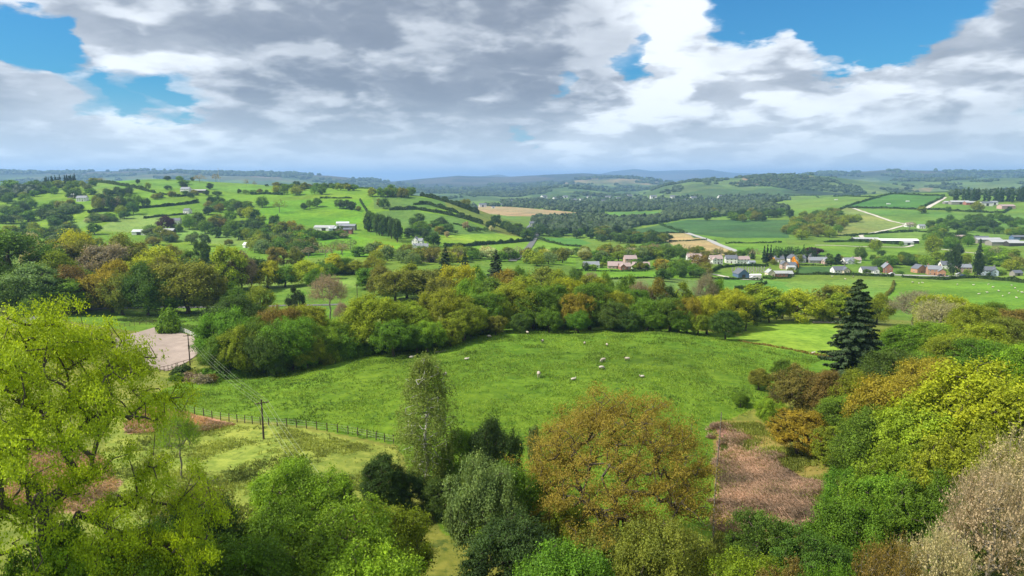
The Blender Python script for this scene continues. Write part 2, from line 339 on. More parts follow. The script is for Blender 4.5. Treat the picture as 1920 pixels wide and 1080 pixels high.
def ground():
    uu = np.r_[np.linspace(-1.7, -.86, 36)[:-1], np.linspace(-.86, .86, 1080), np.linspace(.86, 1.7, 36)[1:]]
    rr = np.exp(np.r_[np.arange(math.log(10), math.log(95), .02), np.arange(math.log(95), math.log(2700), .0042), np.arange(math.log(2700), math.log(36000), .0085)])
    nu, nr = len(uu), len(rr)
    U, R = np.meshgrid(uu, rr); Xg = (U*R).ravel(); Yg = (R-40).ravel()
    Z = hf(Xg, Yg)
    j = np.arange(nu-1); i = np.arange(nr-1)
    a = (i[:,None]*nu+j[None]).ravel()
    f = np.c_[a, a+1, a+nu+1, a+nu].ravel()
    me = mesh_np('ground', np.c_[Xg, Yg, Z], f, 4, smooth=True)
    c = np.empty((len(Xg), 4)); c[:] = (*GM, 1)
    Yc = np.maximum(Yg, 3); q = (Z-CAMZ)/Yc
    ang = np.arctan(q)+PITCH; PY = 540-np.tan(ang)*F
    yv = (540-PY)/F; PX = 960 + Xg/Yc*F*(math.cos(PITCH)+yv*math.sin(PITCH))
    # far hills: patchwork of woods, moor and pasture
    def mixa(m, t, col): c[m,:3] = c[m,:3]*(1-t[:,None]) + np.array(col)*t[:,None]
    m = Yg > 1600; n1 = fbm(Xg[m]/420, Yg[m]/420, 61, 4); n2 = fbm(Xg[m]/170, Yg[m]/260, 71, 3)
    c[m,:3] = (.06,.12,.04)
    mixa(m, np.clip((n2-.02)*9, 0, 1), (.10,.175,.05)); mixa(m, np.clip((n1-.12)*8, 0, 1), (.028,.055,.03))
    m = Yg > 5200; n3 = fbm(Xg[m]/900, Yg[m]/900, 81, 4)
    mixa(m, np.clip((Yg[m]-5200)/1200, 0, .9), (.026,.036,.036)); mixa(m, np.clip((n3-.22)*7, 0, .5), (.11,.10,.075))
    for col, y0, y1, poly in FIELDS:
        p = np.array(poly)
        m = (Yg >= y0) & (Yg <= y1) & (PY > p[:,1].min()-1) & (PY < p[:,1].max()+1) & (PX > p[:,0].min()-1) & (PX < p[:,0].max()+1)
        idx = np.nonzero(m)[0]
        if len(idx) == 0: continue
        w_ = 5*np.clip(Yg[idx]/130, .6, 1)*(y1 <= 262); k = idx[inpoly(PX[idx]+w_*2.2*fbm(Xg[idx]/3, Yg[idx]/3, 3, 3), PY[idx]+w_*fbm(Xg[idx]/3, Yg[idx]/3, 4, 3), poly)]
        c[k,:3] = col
    # moorland lights on the far hills
    for col, y0, y1, poly in [((.26,.19,.12),2400,5200,[(1380,345),(1400,330),(1450,328),(1500,328),(1560,338),(1500,341)]),((.22,.20,.10),4500,9000,[(1010,345),(1100,337),(1180,335),(1270,345),(1150,346)]),
                              ((.13,.19,.07),4500,9000,[(1060,350),(1100,346),(1240,346),(1200,360),(1130,360)]),((.11,.17,.06),2400,5200,[(1240,358),(1260,350),(1330,345),(1340,352),(1280,362)]),
                              ((.11,.20,.06),2200,4800,[(1160,392),(1190,372),(1240,362),(1260,372),(1220,390)]),((.19,.16,.13),5500,9000,[(400,330),(520,332),(545,342),(460,340)]),
                              ((.12,.20,.06),2300,6500,[(1500,352),(1560,346),(1920,338),(2300,338),(2300,362),(1700,364),(1560,362)]),((.28,.22,.14),2300,5200,[(1668,357),(1690,352),(1750,352),(1740,360)]),((.13,.20,.07),3500,9500,[(1480,345),(1560,338),(1640,334),(1650,340),(1560,346)])]:
        m = (Yg >= y0) & (Yg <= y1); idx = np.nonzero(m)[0]; k = idx[inpoly(PX[idx]+6*fbm(Xg[idx]/90, Yg[idx]/200, 3, 3), PY[idx]+4*fbm(Xg[idx]/150, Yg[idx]/400, 9, 3), poly)]
        t = np.clip(.65+1.2*fbm(Xg[k]/120, Yg[k]/200, 15, 3), 0, 1)[:,None]
        c[k,:3] = c[k,:3]*(1-t)+np.array(col)*t
    # field-scale tone wander
    n = 1+.34*fbm(Xg/38, Yg/38, 91, 5); n2 = 1.1*fbm(Xg/60, Yg/60, 95, 4)
    c[:,:3] *= n[:,None]; c[:,0] *= 1+.22*n2
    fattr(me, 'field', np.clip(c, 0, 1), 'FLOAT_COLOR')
    m, nt, b = new_mat('turf')
    at = nt.nodes.new('ShaderNodeAttribute'); at.attribute_name = 'field'
    tc = nt.nodes.new('ShaderNodeTexCoord'); P = X(tc.outputs['Object'])
    na = noise(P, .55, 6, .68); nb = noise(P, .12, 5, .6, .6); nc = noise(P, .02, 4, .6)
    v = na*.55 + nb*.35 + nc*.10
    c1 = mixc(sstep(v, .38, .62), (.66,.66,.58), (1.40,1.12,1.15))
    c2 = mixc(1.0, X(at.outputs['Color']), c1, 'MULTIPLY')
    tuft = sstep(noise(vadd(P, (31,17,0)), .35, 7, .72), .585, .66)
    c3 = mixc(tuft*.6, c2, (.02,.06,.014))
    nt.links.new(c3.s, b.inputs['Base Color']); b.inputs['Roughness'].default_value = .95; b.inputs['Specular IOR Level'].default_value = .1
    bn = nt.nodes.new('ShaderNodeBump'); bn.inputs['Strength'].default_value = .55; bn.inputs['Distance'].default_value = .5
    nt.links.new(v.s, bn.inputs['Height']); nt.links.new(bn.outputs[0], b.inputs['Normal'])
    me.materials.append(m)
    return tag(mesh_obj('ground', me), kind='structure')
ground()
# a dark bare-earth sheet behind and beside the viewpoint closes the ground
# ------------------------------------------------------------------ trees: materials
def leaf_mat(name, transl=.38, lo=(.46,.50,.44), hi=(1.75,1.65,1.5), hue=.20):
    m, nt, b = new_mat(name)
    oi = nt.nodes.new('ShaderNodeObjectInfo'); at = nt.nodes.new('ShaderNodeAttribute'); at.attribute_name = 'tone'
    at2 = nt.nodes.new('ShaderNodeAttribute'); at2.attribute_name = 'hue'
    t = X(at.outputs['Fac'])
    c = mixc(1.0, X(oi.outputs['Color']), mixc(t, lo, hi), 'MULTIPLY')
    c = mixc(X(at2.outputs['Fac'])*hue, c, mixc(1.0, c, (1.45,.95,.6), 'MULTIPLY'))
    nt.links.new(c.s, b.inputs['Base Color']); b.inputs['Roughness'].default_value = .6; b.inputs['Specular IOR Level'].default_value = .25
    tr = nt.nodes.new('ShaderNodeBsdfTranslucent'); c2 = mixc(1.0, c, (1.25,1.2,.6), 'MULTIPLY'); nt.links.new(c2.s, tr.inputs[0])
    mx = nt.nodes.new('ShaderNodeMixShader'); mx.inputs[0].default_value = transl
    out = nt.nodes['Material Output']; nt.links.new(b.outputs[0], mx.inputs[1]); nt.links.new(tr.outputs[0], mx.inputs[2]); nt.links.new(mx.outputs[0], out.inputs[0])
    return m
LEAF = leaf_mat('leaves'); NEEDLE = leaf_mat('needles', .08, (.5,.55,.5), (1.5,1.5,1.4), .05)
BARK = simple('bark', (.085,.07,.05), .95, .5, 2.5); BARKL = simple('bark_pale', (.20,.175,.135), .9, .45, 3); BIRCHBARK = simple('bark_birch', (.48,.46,.42), .8, .5, 2.0)
# ------------------------------------------------------------------ trees: shapes
def skeleton(rng, base, top, targets, trunk_r, wig=.12, along=.35):
    """grow limbs from a trunk to every target point; returns nodes, parents, radii"""
    n0 = 7; L = np.linalg.norm(np.array(top)-np.array(base))
    nodes = [np.array(base, float) + (np.array(top)-np.array(base))*(i/(n0-1)) + (rng.normal(0, L*.018, 3)*[1,1,0] if i else 0) for i in range(n0)]
    par = [-1]+list(range(n0-1)); pl = [L*i/(n0-1) for i in range(n0)]
    c = np.array(top)*.6+np.array(base)*.4
    T = targets[np.argsort(np.linalg.norm(targets-c, axis=1))]
    cap = len(T)*4+n0+8; N = np.zeros((cap, 3)); N[:n0] = nodes; PL = np.zeros(cap); PL[:n0] = pl; n = n0; leafn = []
    for t in T:
        d = np.linalg.norm(N[:n]-t, axis=1)
        up = np.maximum(0, N[:n,2]-t[2])
        cost = d + along*PL[:n]*.35 + up*.5 + np.where(np.arange(n) < 2, L, 0)
        k = int(np.argmin(cost)); dist = d[k]; seg = min(3, max(1, int(dist/(L*.07))))
        prev = k
        for s in range(1, seg+1):
            f = s/seg; p = N[k]*(1-f)+t*f
            if s < seg: p = p + rng.normal(0, dist*wig*.55, 3) + np.array([0,0,-dist*.05])
            N[n] = p; par.append(prev); PL[n] = PL[prev]+dist/seg; prev = n; n += 1
        leafn.append(prev)
    N = N[:n]; r = np.zeros(n); e = 2.25; acc = np.zeros(n)
    for i in leafn: acc[i] += 1
    for i in range(n-1, 0, -1): acc[par[i]] += acc[i] if acc[i] > 0 else 0
    tot = acc[0]; r = trunk_r*(np.maximum(acc, .3)/tot)**(1/e)
    return N, np.array(par), r
def tubes(N, par, r, rmin, sides=5, flare=1.5):
    idx = [i for i in range(1, len(N)) if r[i] >= rmin]
    if not idx: idx = [1]
    idx = np.array(idx); A = N[par[idx]]; B = N[idx]; ra = r[par[idx]].copy(); rb = r[idx]
    ra = np.minimum(ra, rb*1.7); root = par[idx] == 0; ra[root] = r[0]*flare
    d = B-A; d /= np.maximum(np.linalg.norm(d, axis=1), 1e-6)[:,None]
    h = np.where(np.abs(d[:,2:3]) < .9, [[0,0,1.]], [[1.,0,0]]); u = np.cross(d, h); u /= np.linalg.norm(u, axis=1)[:,None]; w = np.cross(d, u)
    an = np.arange(sides)*2*PI/sides; ca = np.cos(an)[None,:,None]; sa = np.sin(an)[None,:,None]
    ring = u[:,None]*ca + w[:,None]*sa
    VA = A[:,None]+ring*ra[:,None,None]; VB = B[:,None]+ring*rb[:,None,None]
    co = np.concatenate([VA, VB], 1).reshape(-1, 3); base = (np.arange(len(idx))*2*sides)[:,None]
    j = np.arange(sides); j2 = (j+1) % sides
    f = np.stack([base+j, base+j2, base+j2+sides, base+j+sides], -1).reshape(-1)
    return co, f
def cards(rng, C, out, size, asp=1.45, rnd=.75, flat=.0):
    """diamond leaf cards at C, facing roughly along out"""
    n = len(C); nr = out/np.maximum(np.linalg.norm(out, axis=1), 1e-6)[:,None] + rng.normal(0, rnd, (n,3)) + [0,0,flat]
    nr /= np.linalg.norm(nr, axis=1)[:,None]
    t = np.cross(nr, rng.normal(0, 1, (n,3))); t /= np.maximum(np.linalg.norm(t, axis=1), 1e-6)[:,None]; b = np.cross(nr, t)
    s = (size*rng.uniform(.6, 1.35, n))[:,None]
    v = np.stack([C-t*s*.5*asp, C-b*s*.42+nr*s*.12, C+t*s*.5*asp, C+b*s*.42+nr*s*.12], 1).reshape(-1,3)
    return v
def crown_mesh(name, V, tone, hue, mat, nv=4):
    n = len(V)//nv; me = mesh_np(name, V, np.arange(n*nv), nv, [mat])
    fattr(me, 'tone', np.clip(np.repeat(tone, nv), 0, 1)); fattr(me, 'hue', np.clip(np.repeat(hue, nv), 0, 1)); return me
def broadleaf(seed, H=14., Rw=6.5, base=.22, nt=260, nl=12000, leaf=.36, lobes=16, shape='dome', rmin=.05, bark=None, gap=.0, tr=.42, spread=.62, droop=0., mat=None):
    rng = np.random.default_rng(seed); zc = H*(base + (1-base)*.45); hz = H*(1-base)*.5
    LC = []; LR = []
    for i in range(lobes):
        f = (i+.5)/lobes; ph = math.acos(1-1.62*f); az = i*2.399963 + rng.normal(0, .25)
        rr = rng.uniform(.48, .84)
        if shape == 'tall': sc = np.array([Rw*rr*.9, Rw*rr*.9, hz*rr*1.25])
        else: sc = np.array([Rw*rr, Rw*rr, hz*rr*1.15])
        LC.append(np.array([math.sin(ph)*math.cos(az), math.sin(ph)*math.sin(az), math.cos(ph)])*sc + [0,0,zc]); LR.append(Rw*rng.uniform(.22, .44))
    LC = np.array(LC); LR = np.array(LR)
    T = []; 
    while len(T) < nt:
        k = rng.integers(lobes); d = rng.normal(0, 1, 3); d /= np.linalg.norm(d); c0 = LC[k]-[0,0,zc]
        o = c0/np.maximum(np.linalg.norm(c0), .1)
        if np.dot(d, o) < -.2 and rng.random() < .85: continue
        p = LC[k] + d*LR[k]*(rng.uniform(.55, 1.0))*np.array([1,1,1.05])
        if p[2] < H*base*.75: continue
        T.append(p)
    T = np.array(T)
    if gap: T = T[vnoise(T[:,0]*.45+seed, T[:,2]*.6+T[:,1]*.4, seed) > -.5+gap]
    N, par, r = skeleton(rng, (0,0,-.6), (rng.normal(0,.3), rng.normal(0,.3), H*spread), T, tr*H/14)
    co, f = tubes(N, par, r, rmin)
    tm = mesh_np('trunk', co, f, 4, [bark or BARK], True)
    per = max(1, nl//len(T)); lobe_t = rng.normal(0, .12, len(T)); sg = Rw*.105*math.sqrt(260/nt)
    C = np.repeat(T, per, 0) + rng.normal(0, 1, (per*len(T), 3))*np.array([sg*1.05, sg*1.05, sg*.95]); K = np.repeat(np.arange(len(T)), per)
    if nl > 5000:
        q = 14/H*(1.0 if nl > 30000 else .6); kp_ = vnoise(C[:,0]*1.5*q+C[:,1]*.6*q+seed, C[:,2]*1.7*q+C[:,1]*1.2*q, seed)+.7*vnoise(C[:,0]*3.1*q, C[:,2]*3.1*q+C[:,1]*2.4*q, seed+3) > -.1
        C = C[kp_]; K = K[kp_]
    if droop: 
        dz = rng.random(len(C))**1.5*droop; C[:,2] -= dz
    cen = np.array([0,0,zc*.8]); out = C-T[K]; out = out/np.maximum(np.linalg.norm(out, axis=1),.05)[:,None]*1.0 + (C-cen)/np.maximum(np.linalg.norm(C-cen, axis=1),.1)[:,None]*.8
    V = cards(rng, C, out, np.full(len(C), leaf), rnd=.6, flat=.0)
    tone = .45 + lobe_t[K] + .5*vnoise(C[:,0]*.9+seed, C[:,2]*.9+C[:,1]*.7, seed+9) + rng.normal(0, .17, len(C)); hue = np.clip(rng.normal(.3,.35,len(T)),0,1)[K]+rng.normal(0,.15,len(C))
    cm = crown_mesh('crown', V, tone, hue, mat or LEAF)
    return dict(H=float(C[:,2].max()), R=float(np.percentile(np.abs(C[:,:2]), 98)), trunk=tm, crown=cm)
def bare_tree(seed, H=13., Rw=5., nt=420, nl=2600, leaf=.22, rmin=.02, twigs=6, bark=None):
    rng = np.random.default_rng(seed); d = rng.normal(0, 1, (nt*3, 3)); d /= np.linalg.norm(d, axis=1)[:,None]; d = d[d[:,2] > -.35][:nt]
    lob = 1+.55*fbm(d[:,0]*2.2+seed, d[:,1]*2.2+d[:,2]*2.6, seed, 3); T = d*lob[:,None]*rng.uniform(.45, 1, (len(d),1))**.6*np.array([Rw, Rw, H*.40]) + [0,0,H*.57]
    N, par, r = skeleton(rng, (0,0,-.6), (0,0,H*.72), T, .28*H/13, .2, .2)
    co, f = tubes(N, par, r, rmin, 4)
    tm = mesh_np('trunk', co, f, 4, [bark or BARKL], True)
    # fine twigs carry the crown's grey brown veil
    C = np.repeat(T, twigs, 0)+rng.normal(0, .25, (len(T)*twigs, 3)); D = (C-[0,0,H*.35]); D /= np.linalg.norm(D, axis=1)[:,None]; D += rng.normal(0,.45,D.shape)+[0,0,.3]
    D /= np.linalg.norm(D, axis=1)[:,None]; Lg = rng.uniform(.5, 1.3, len(C))[:,None]; Wd = np.cross(D, rng.normal(0,1,D.shape)); Wd /= np.linalg.norm(Wd, axis=1)[:,None]; wv = .02
    V1 = np.stack([C-Wd*wv, C+Wd*wv, C+D*Lg+Wd*wv*.4, C+D*Lg-Wd*wv*.4], 1).reshape(-1,3)
    k = rng.integers(0, len(C), nl); C2 = C[k]+D[k]*Lg[k]*rng.random((nl,1))+rng.normal(0,.08,(nl,3))
    V2 = cards(rng, C2, C2-[0,0,H*.5], np.full(nl, leaf))
    V = np.r_[V1, V2]; n1 = len(V1)//4
    cm = crown_mesh('crown', V, np.r_[np.full(n1,.35)+rng.normal(0,.1,n1), .6+rng.normal(0,.15,nl)], np.r_[np.zeros(n1), rng.random(nl)*.6], LEAF)
    return dict(H=H, R=Rw*.95, trunk=tm, crown=cm)
def conifer(seed, H=18., R=4., whorls=34, nb=9, nl=9000, leaf=.4, ragged=.25, base=.08, power=.9, droop=.25):
    rng = np.random.default_rng(seed); P0 = []; P1 = []; rad = []
    for i in range(whorls):
        f = (i+rng.uniform(-.4,.4))/whorls; z = H*(base+(1-base)*max(0, f)); L0 = R*(max(.02, 1-f)**power)*(1-.25*(f < .12))
        for k in range(nb):
            if rng.random() < .12: continue
            a = rng.random()*2*PI; L = L0*rng.uniform(1-ragged*1.6, 1+ragged); P0.append((0,0,z)); P1.append((math.cos(a)*L, math.sin(a)*L, z-L*droop*rng.uniform(.3,1.2)+L*.12)); rad.append(.02+.05*L/R)
    P0 = np.array(P0); P1 = np.array(P1); n = len(P0); rad = np.array(rad)
    N = np.r_[[[0,0,-.6],[0,0,H*.5],[0,0,H*.98]], P0*.999, P1]; par = np.r_[[-1,0,1], np.zeros(n, int), 3+np.arange(n)]
    # trunk tubes and limb tubes
    r = np.r_[[.02*H,.012*H,.02], rad, rad*.4]; k = np.r_[1, 2, 3+n+np.arange(n)]
    parA = np.array(par); A = [i for i in k]
    co, f = tubes(N, parA, r, .004, 4, 1.1)
    tm = mesh_np('trunk', co, f, 4, [BARK], True)
    Ls = np.linalg.norm(P1-P0, axis=1); k = rng.choice(n, nl, p=Ls**1.25/np.sum(Ls**1.25)); t = rng.uniform(.12, 1.04, nl)**.8
    C = P0[k]*(1-t[:,None])+P1[k]*t[:,None]; side = np.cross(P1[k]-P0[k], [0,0,1.]); side /= np.maximum(np.linalg.norm(side, axis=1),.01)[:,None]
    wd = Ls[k]*.28*(1.15-t)+.1; off = rng.uniform(-1, 1, nl); C = C+side*(off*wd)[:,None]; C[:,2] -= np.abs(off)*wd*.35+rng.random(nl)*.12*R/4
    out = (P1[k]-P0[k])/np.maximum(Ls[k],.1)[:,None]*.5+np.array([0,0,.9])
    V = cards(rng, C, out, np.full(nl, leaf), 1.9, .45)
    cm = crown_mesh('crown', V, .45+rng.normal(0,.16,nl)+np.repeat(0,nl), rng.random(nl)*.3, NEEDLE)
    return dict(H=H, R=R, trunk=tm, crown=cm)
def birch(seed, H=19., R=3.6, nl=42000, leaf=.13):
    rng = np.random.default_rng(seed); T = []
    while len(T) < 420:
        f = rng.random()**.85; z = H*(.16+.84*f); rmax = R*math.sin(PI*min(1, (1-f)*.86+.06))**.8*(1.05 if f < .6 else .95)
        a = rng.random()*2*PI; q = math.sqrt(rng.random())*rmax; T.append((math.cos(a)*q, math.sin(a)*q, z))
    T = np.array(T); N, par, r = skeleton(rng, (0,0,-.5), (0,0,H*.97), T, .19, .1, .05)
    co, f = tubes(N, par, r, .014, 5, 1.2)
    tm = mesh_np('trunk', co, f, 4, [BIRCHBARK], True)
    per = nl//len(T); strands = 9; S0 = np.repeat(T, strands, 0)+rng.normal(0, .38, (len(T)*strands,3)); Lg = rng.uniform(.4, 2.1, len(S0))
    k = rng.integers(0, len(S0), nl); t = rng.random(nl); sway = rng.normal(0, .12, (len(S0),3))
    C = S0[k]+sway[k]*t[:,None]*2+rng.normal(0,.07,(nl,3)); C[:,2] -= t*Lg[k]
    V = cards(rng, C, C-[0,0,H*.4], np.full(nl, leaf), 1.3, 1.0)
    cm = crown_mesh('crown', V, .5+rng.normal(0,.2,nl), rng.random(nl)*.5, LEAF)
    return dict(H=H, R=R, trunk=tm, crown=cm)
def bush_proto(seed, nl=2600, leaf=.3):
    rng = np.random.default_rng(seed); T = []
    for i in range(70):
        d = rng.normal(0,1,3); d /= np.linalg.norm(d); d[2] = abs(d[2]); T.append(d*rng.uniform(.5,1,3)*[2.2,2.2,2.3]+[0,0,.3])
    T = np.array(T); N, par, r = skeleton(rng, (0,0,-.3), (0,0,1.2), T, .12)
    co, f = tubes(N, par, r, .015, 4)
    tm = mesh_np('stem', co, f, 4, [BARK], True); per = nl//70
    C = np.repeat(T, per, 0)+rng.normal(0,.32,(per*70,3)); C[:,2] = np.maximum(C[:,2], .02)
    V = cards(rng, C, C-[0,0,.8], np.full(len(C), leaf)); cm = crown_mesh('foliage', V, .45+rng.normal(0,.17,len(C)), rng.random(len(C))*.5, LEAF)
    return dict(H=2.9, R=2.4, trunk=tm, crown=cm)
PR = {}
def protos():
    PR['near'] = [broadleaf(s, 15, 6.8, b, 560, 82000, .20, lb, rmin=.02, spread=sp) for s, b, lb, sp in ((1,.16,22,.62),(2,.12,18,.7),(3,.2,26,.6),(4,.1,20,.72))]
    PR['mid'] = [broadleaf(10+s, 14, w, b, 300, 21000, .31, lb, shape=sh, rmin=.045, spread=sp) for s, w, b, lb, sh, sp in ((1,6.4,.06,17,'dome',.62),(2,5.8,.03,14,'dome',.7),(3,6.6,.10,19,'dome',.58),(4,5.0,.03,14,'tall',.8),(5,6.0,.05,12,'dome',.66))]
    PR['far'] = [broadleaf(20+s, 12, w, b, 110, 2600, .72, lb, shape=sh, rmin=.1, spread=.6) for s, w, b, lb, sh in ((1,6,.08,11,'dome'),(2,5.4,.03,8,'dome'),(3,6.2,.15,12,'dome'),(4,4.2,.03,9,'tall'))]
    PR['bare'] = [bare_tree(31, 13, 5, 700, 6500, .15, .012, 5), bare_tree(32, 14, 4.2, 700, 6500, .15, .012, 5)]
    PR['barefar'] = [bare_tree(33, 12, 5, 110, 500, .5, .06, 5)]
    PR['conifer'] = [conifer(41), conifer(42, 18, 3.4, power=1.1)]
    PR['coniferfar'] = [conifer(43, 18, 3.6, 16, 6, 900, 1.25), conifer(44, 18, 2.9, 16, 6, 800, 1.2)]
    PR['bush'] = [bush_proto(51), bush_proto(52)]
protos()
PAL = dict(Y=(.34,.40,.018), y=(.22,.29,.018), G=(.12,.235,.018), g=(.20,.34,.022), D=(.055,.105,.022), O=(.29,.25,.025), o=(.19,.215,.03), B=(.27,.24,.165), W=(.46,.47,.28), S=(.16,.24,.08), P=(.06,.02,.035), C=(.04,.075,.024), N=(.085,.165,.022), R=(.21,.175,.04), T=(.42,.37,.22))
PALN = dict(Y='bright yellow-green', y='olive-yellow', G='mid-green', g='fresh light green', D='dark green', O='orange-brown budding', o='brownish olive', B='bare grey-brown', W='pale cream blossoming', S='silvery sage green', P='dark purple', C='blackish green', N='deep green', R='rusty brown', T='pale straw-coloured')
rr_ = random.Random(7)
def jit(c, a=.13):
    k = 1+rr_.uniform(-a, a); return tuple(min(1, max(.004, v*k*(1+rr_.uniform(-a, a)*.6))) for v in c)
def plant(name, pr, loc, sx, sz, col, rz=None, part=('trunk', 'crown')):
    o = empty(name, loc, rr_.uniform(0, 6.28) if rz is None else rz); o.scale = (sx, sx*rr_.uniform(.94, 1.06), sz)
    t = mesh_obj(part[0], pr['trunk'], o); c = mesh_obj(part[1], pr['crown'], o)
    c.color = (*jit(col), 1); t.color = (.3,.25,.2,1)
    return o
def topz(py, Y): return CAMZ + px_ratio(960, py)[1]*Y
PLACED = []
def tree(px, top, w, Y, c, kind='mid', name=None, label=None, where=None, cat='tree', group=None, rz=None, i=None, hmin=3.0):
    """crown top at photo row `top`, `w` photo pixels wide, standing at distance Y"""
    a, _ = px_ratio(px, (top+540)/2 if top < 540 else top); x = a*Y
    zg = gz(x, Y); H = max(hmin, topz(top, Y)-zg); kind = 'near' if kind == 'mid' and Y < 216 else kind; pr = rr_.choice(PR[kind]) if i is None else PR[kind][i]
    wm = w/F*Y if kind in ('hl','ho','bush') else min(w/F*Y, H*(1.0 if 100 < Y < 260 else 1.15)); sx = (wm/2)/pr['R']
    nm = name or {'bare':'bare_tree','barefar':'bare_tree','conifer':'conifer_tree','coniferfar':'conifer_tree','bush':'bush'}.get(kind, 'broadleaf_tree')
    o = plant(nm, pr, (x, Y, zg), sx, H/pr['H'], PAL[c] if isinstance(c, str) else c, rz, ('stem','foliage') if kind == 'bush' else ('trunk','crown'))
    tag(o, label, 'bush' if kind == 'bush' else cat)
    PLACED.append((o, px, c if isinstance(c, str) else 'G', nm, where, label, group)); return o
# ------------------------------------------------------------------ hero trees of the foreground
def hero_left():                # open-crowned sprouting oak, left edge
    rng = np.random.default_rng(101); H, Rw = 21.5, 11.5; T = []
    pads = []
    for i in range(120):
        a = i*2.399963+rng.normal(0,.2); f = (i+.5)/120; q = math.sqrt(f)*Rw*rng.uniform(.8,1.06); top = .99-.26*(q/Rw)**1.6
        z = H*(top-rng.random()*.07) if i % 2 else H*rng.uniform(.40, max(.5, top-.06))
        pads.append((math.cos(a)*q, math.sin(a)*q, z, rng.uniform(.8,1.7)))
    for i in range(12): pads.append((rng.uniform(8.5,14.5), rng.uniform(-5,3), H*rng.uniform(.36,.50), rng.uniform(.7,1.2)))
    for x, y, z, s in pads:
        for k in range(8): T.append((x+rng.normal(0,s*.75), y+rng.normal(0,s*.75), z+rng.normal(0,s*.34)))
    T = np.array(T); N, par, r = skeleton(rng, (0,0,-1), (.5,.3,H*.52), T, .50, .20, .12)
    co, f = tubes(N, par, r, .016, 7, 1.25); tm = mesh_np('trunk', co, f, 4, [BARK], True)
    per = 260; lt = rng.normal(0,.13,len(T)); C = np.repeat(T, per, 0)+rng.normal(0,1,(per*len(T),3))*[.42,.42,.26]
    # leaves gather in small sprays with sky between them
    n = len(C); k = vnoise(C[:,0]*1.9+C[:,1]*.7, C[:,2]*2.1+C[:,1]*1.5, 5)+vnoise(C[:,0]*4+9, C[:,2]*4+C[:,1]*3, 6)*.8; keep = k > -.15
    C2 = C[keep]; V = cards(rng, C2, C2-[0,0,H*.45], np.full(len(C2), .118), 1.25, .8, .3)
    tone = (.5+np.repeat(lt, per)+rng.normal(0,.17,n))[keep]
    return dict(H=H, R=Rw, trunk=tm, crown=crown_mesh('crown', V, tone, rng.random(len(C2))*.35, LEAF))
def hero_oak():                 # broad orange-budding oak, lower centre
    rng = np.random.default_rng(102); H, Rw = 17, 9.3; T = []
    for i in range(46):
        a = i*2.399963; f = (i+.5)/46; ph = math.acos(1-1.35*f); z = H*(.50+.46*math.cos(ph)); q = Rw*math.sin(ph)*rng.uniform(.82,1.0) if ph < 1.5 else Rw*rng.uniform(.75,.98)
        s = rng.uniform(.8,1.5)
        for k in range(15): T.append((math.cos(a)*q+rng.normal(0,s), math.sin(a)*q+rng.normal(0,s), z+rng.normal(0,s*.62)))
    T = np.array(T); N, par, r = skeleton(rng, (0,0,-.8), (.2,0,H*.5), T, .46, .22, .15)
    co, f = tubes(N, par, r, .014, 6, 1.5); tm = mesh_np('trunk', co, f, 4, [BARK], True)
    per = 270; C = np.repeat(T, per, 0)+rng.normal(0,1,(per*len(T),3))*[.5,.5,.36]; n = len(C)
    keep = vnoise(C[:,0]*1.5+C[:,1], C[:,2]*1.8+C[:,1]*1.5, 8)+.7*vnoise(C[:,0]*3.4, C[:,2]*3.4+C[:,1]*3, 4) > -.06; C2 = C[keep]
    V = cards(rng, C2, C2-[0,0,H*.4], np.full(len(C2), .125), 1.2, .8, .2)
    side = np.clip(.5+.9*vnoise(C2[:,0]*.3, C2[:,1]*.3+C2[:,2]*.3, 12)+rng.normal(0,.15,len(C2)), 0, 1)
    return dict(H=H, R=Rw, trunk=tm, crown=crown_mesh('crown', V, .5+rng.normal(0,.19,len(C2)), side, LEAF))
def big_conifer():              # dark ragged conifer right of centre
    rng = np.random.default_rng(103); return conifer(103, 21, 5.6, 52, 10, 46000, .32, .42, .10, .62, .30)
PR['hl'] = [hero_left()]; PR['ho'] = [hero_oak()]; PR['hc'] = [big_conifer()]; PR['birch'] = [birch(104)]
tree(15, 568, 560, 39, (.35,.42,.016), 'hl', 'oak_tree', 'large open-crowned oak sprouting bright yellow-green leaves at the left edge', rz=0.0)
tree(1160, 752, 330, 66, (.29,.235,.035), 'ho', 'oak_tree', 'broad domed oak in orange-brown bud standing in front of the meadow', rz=1.0)
tree(1612, 520, 112, 128, 'C', 'hc', 'conifer_tree', 'tall ragged blackish conifer rising above the right-hand wood', rz=.3)
tree(797, 668, 124, 78, (.17,.27,.05), 'birch', 'birch_tree', 'slender birch with pale trunk and drooping twigs below the meadow', rz=.4)
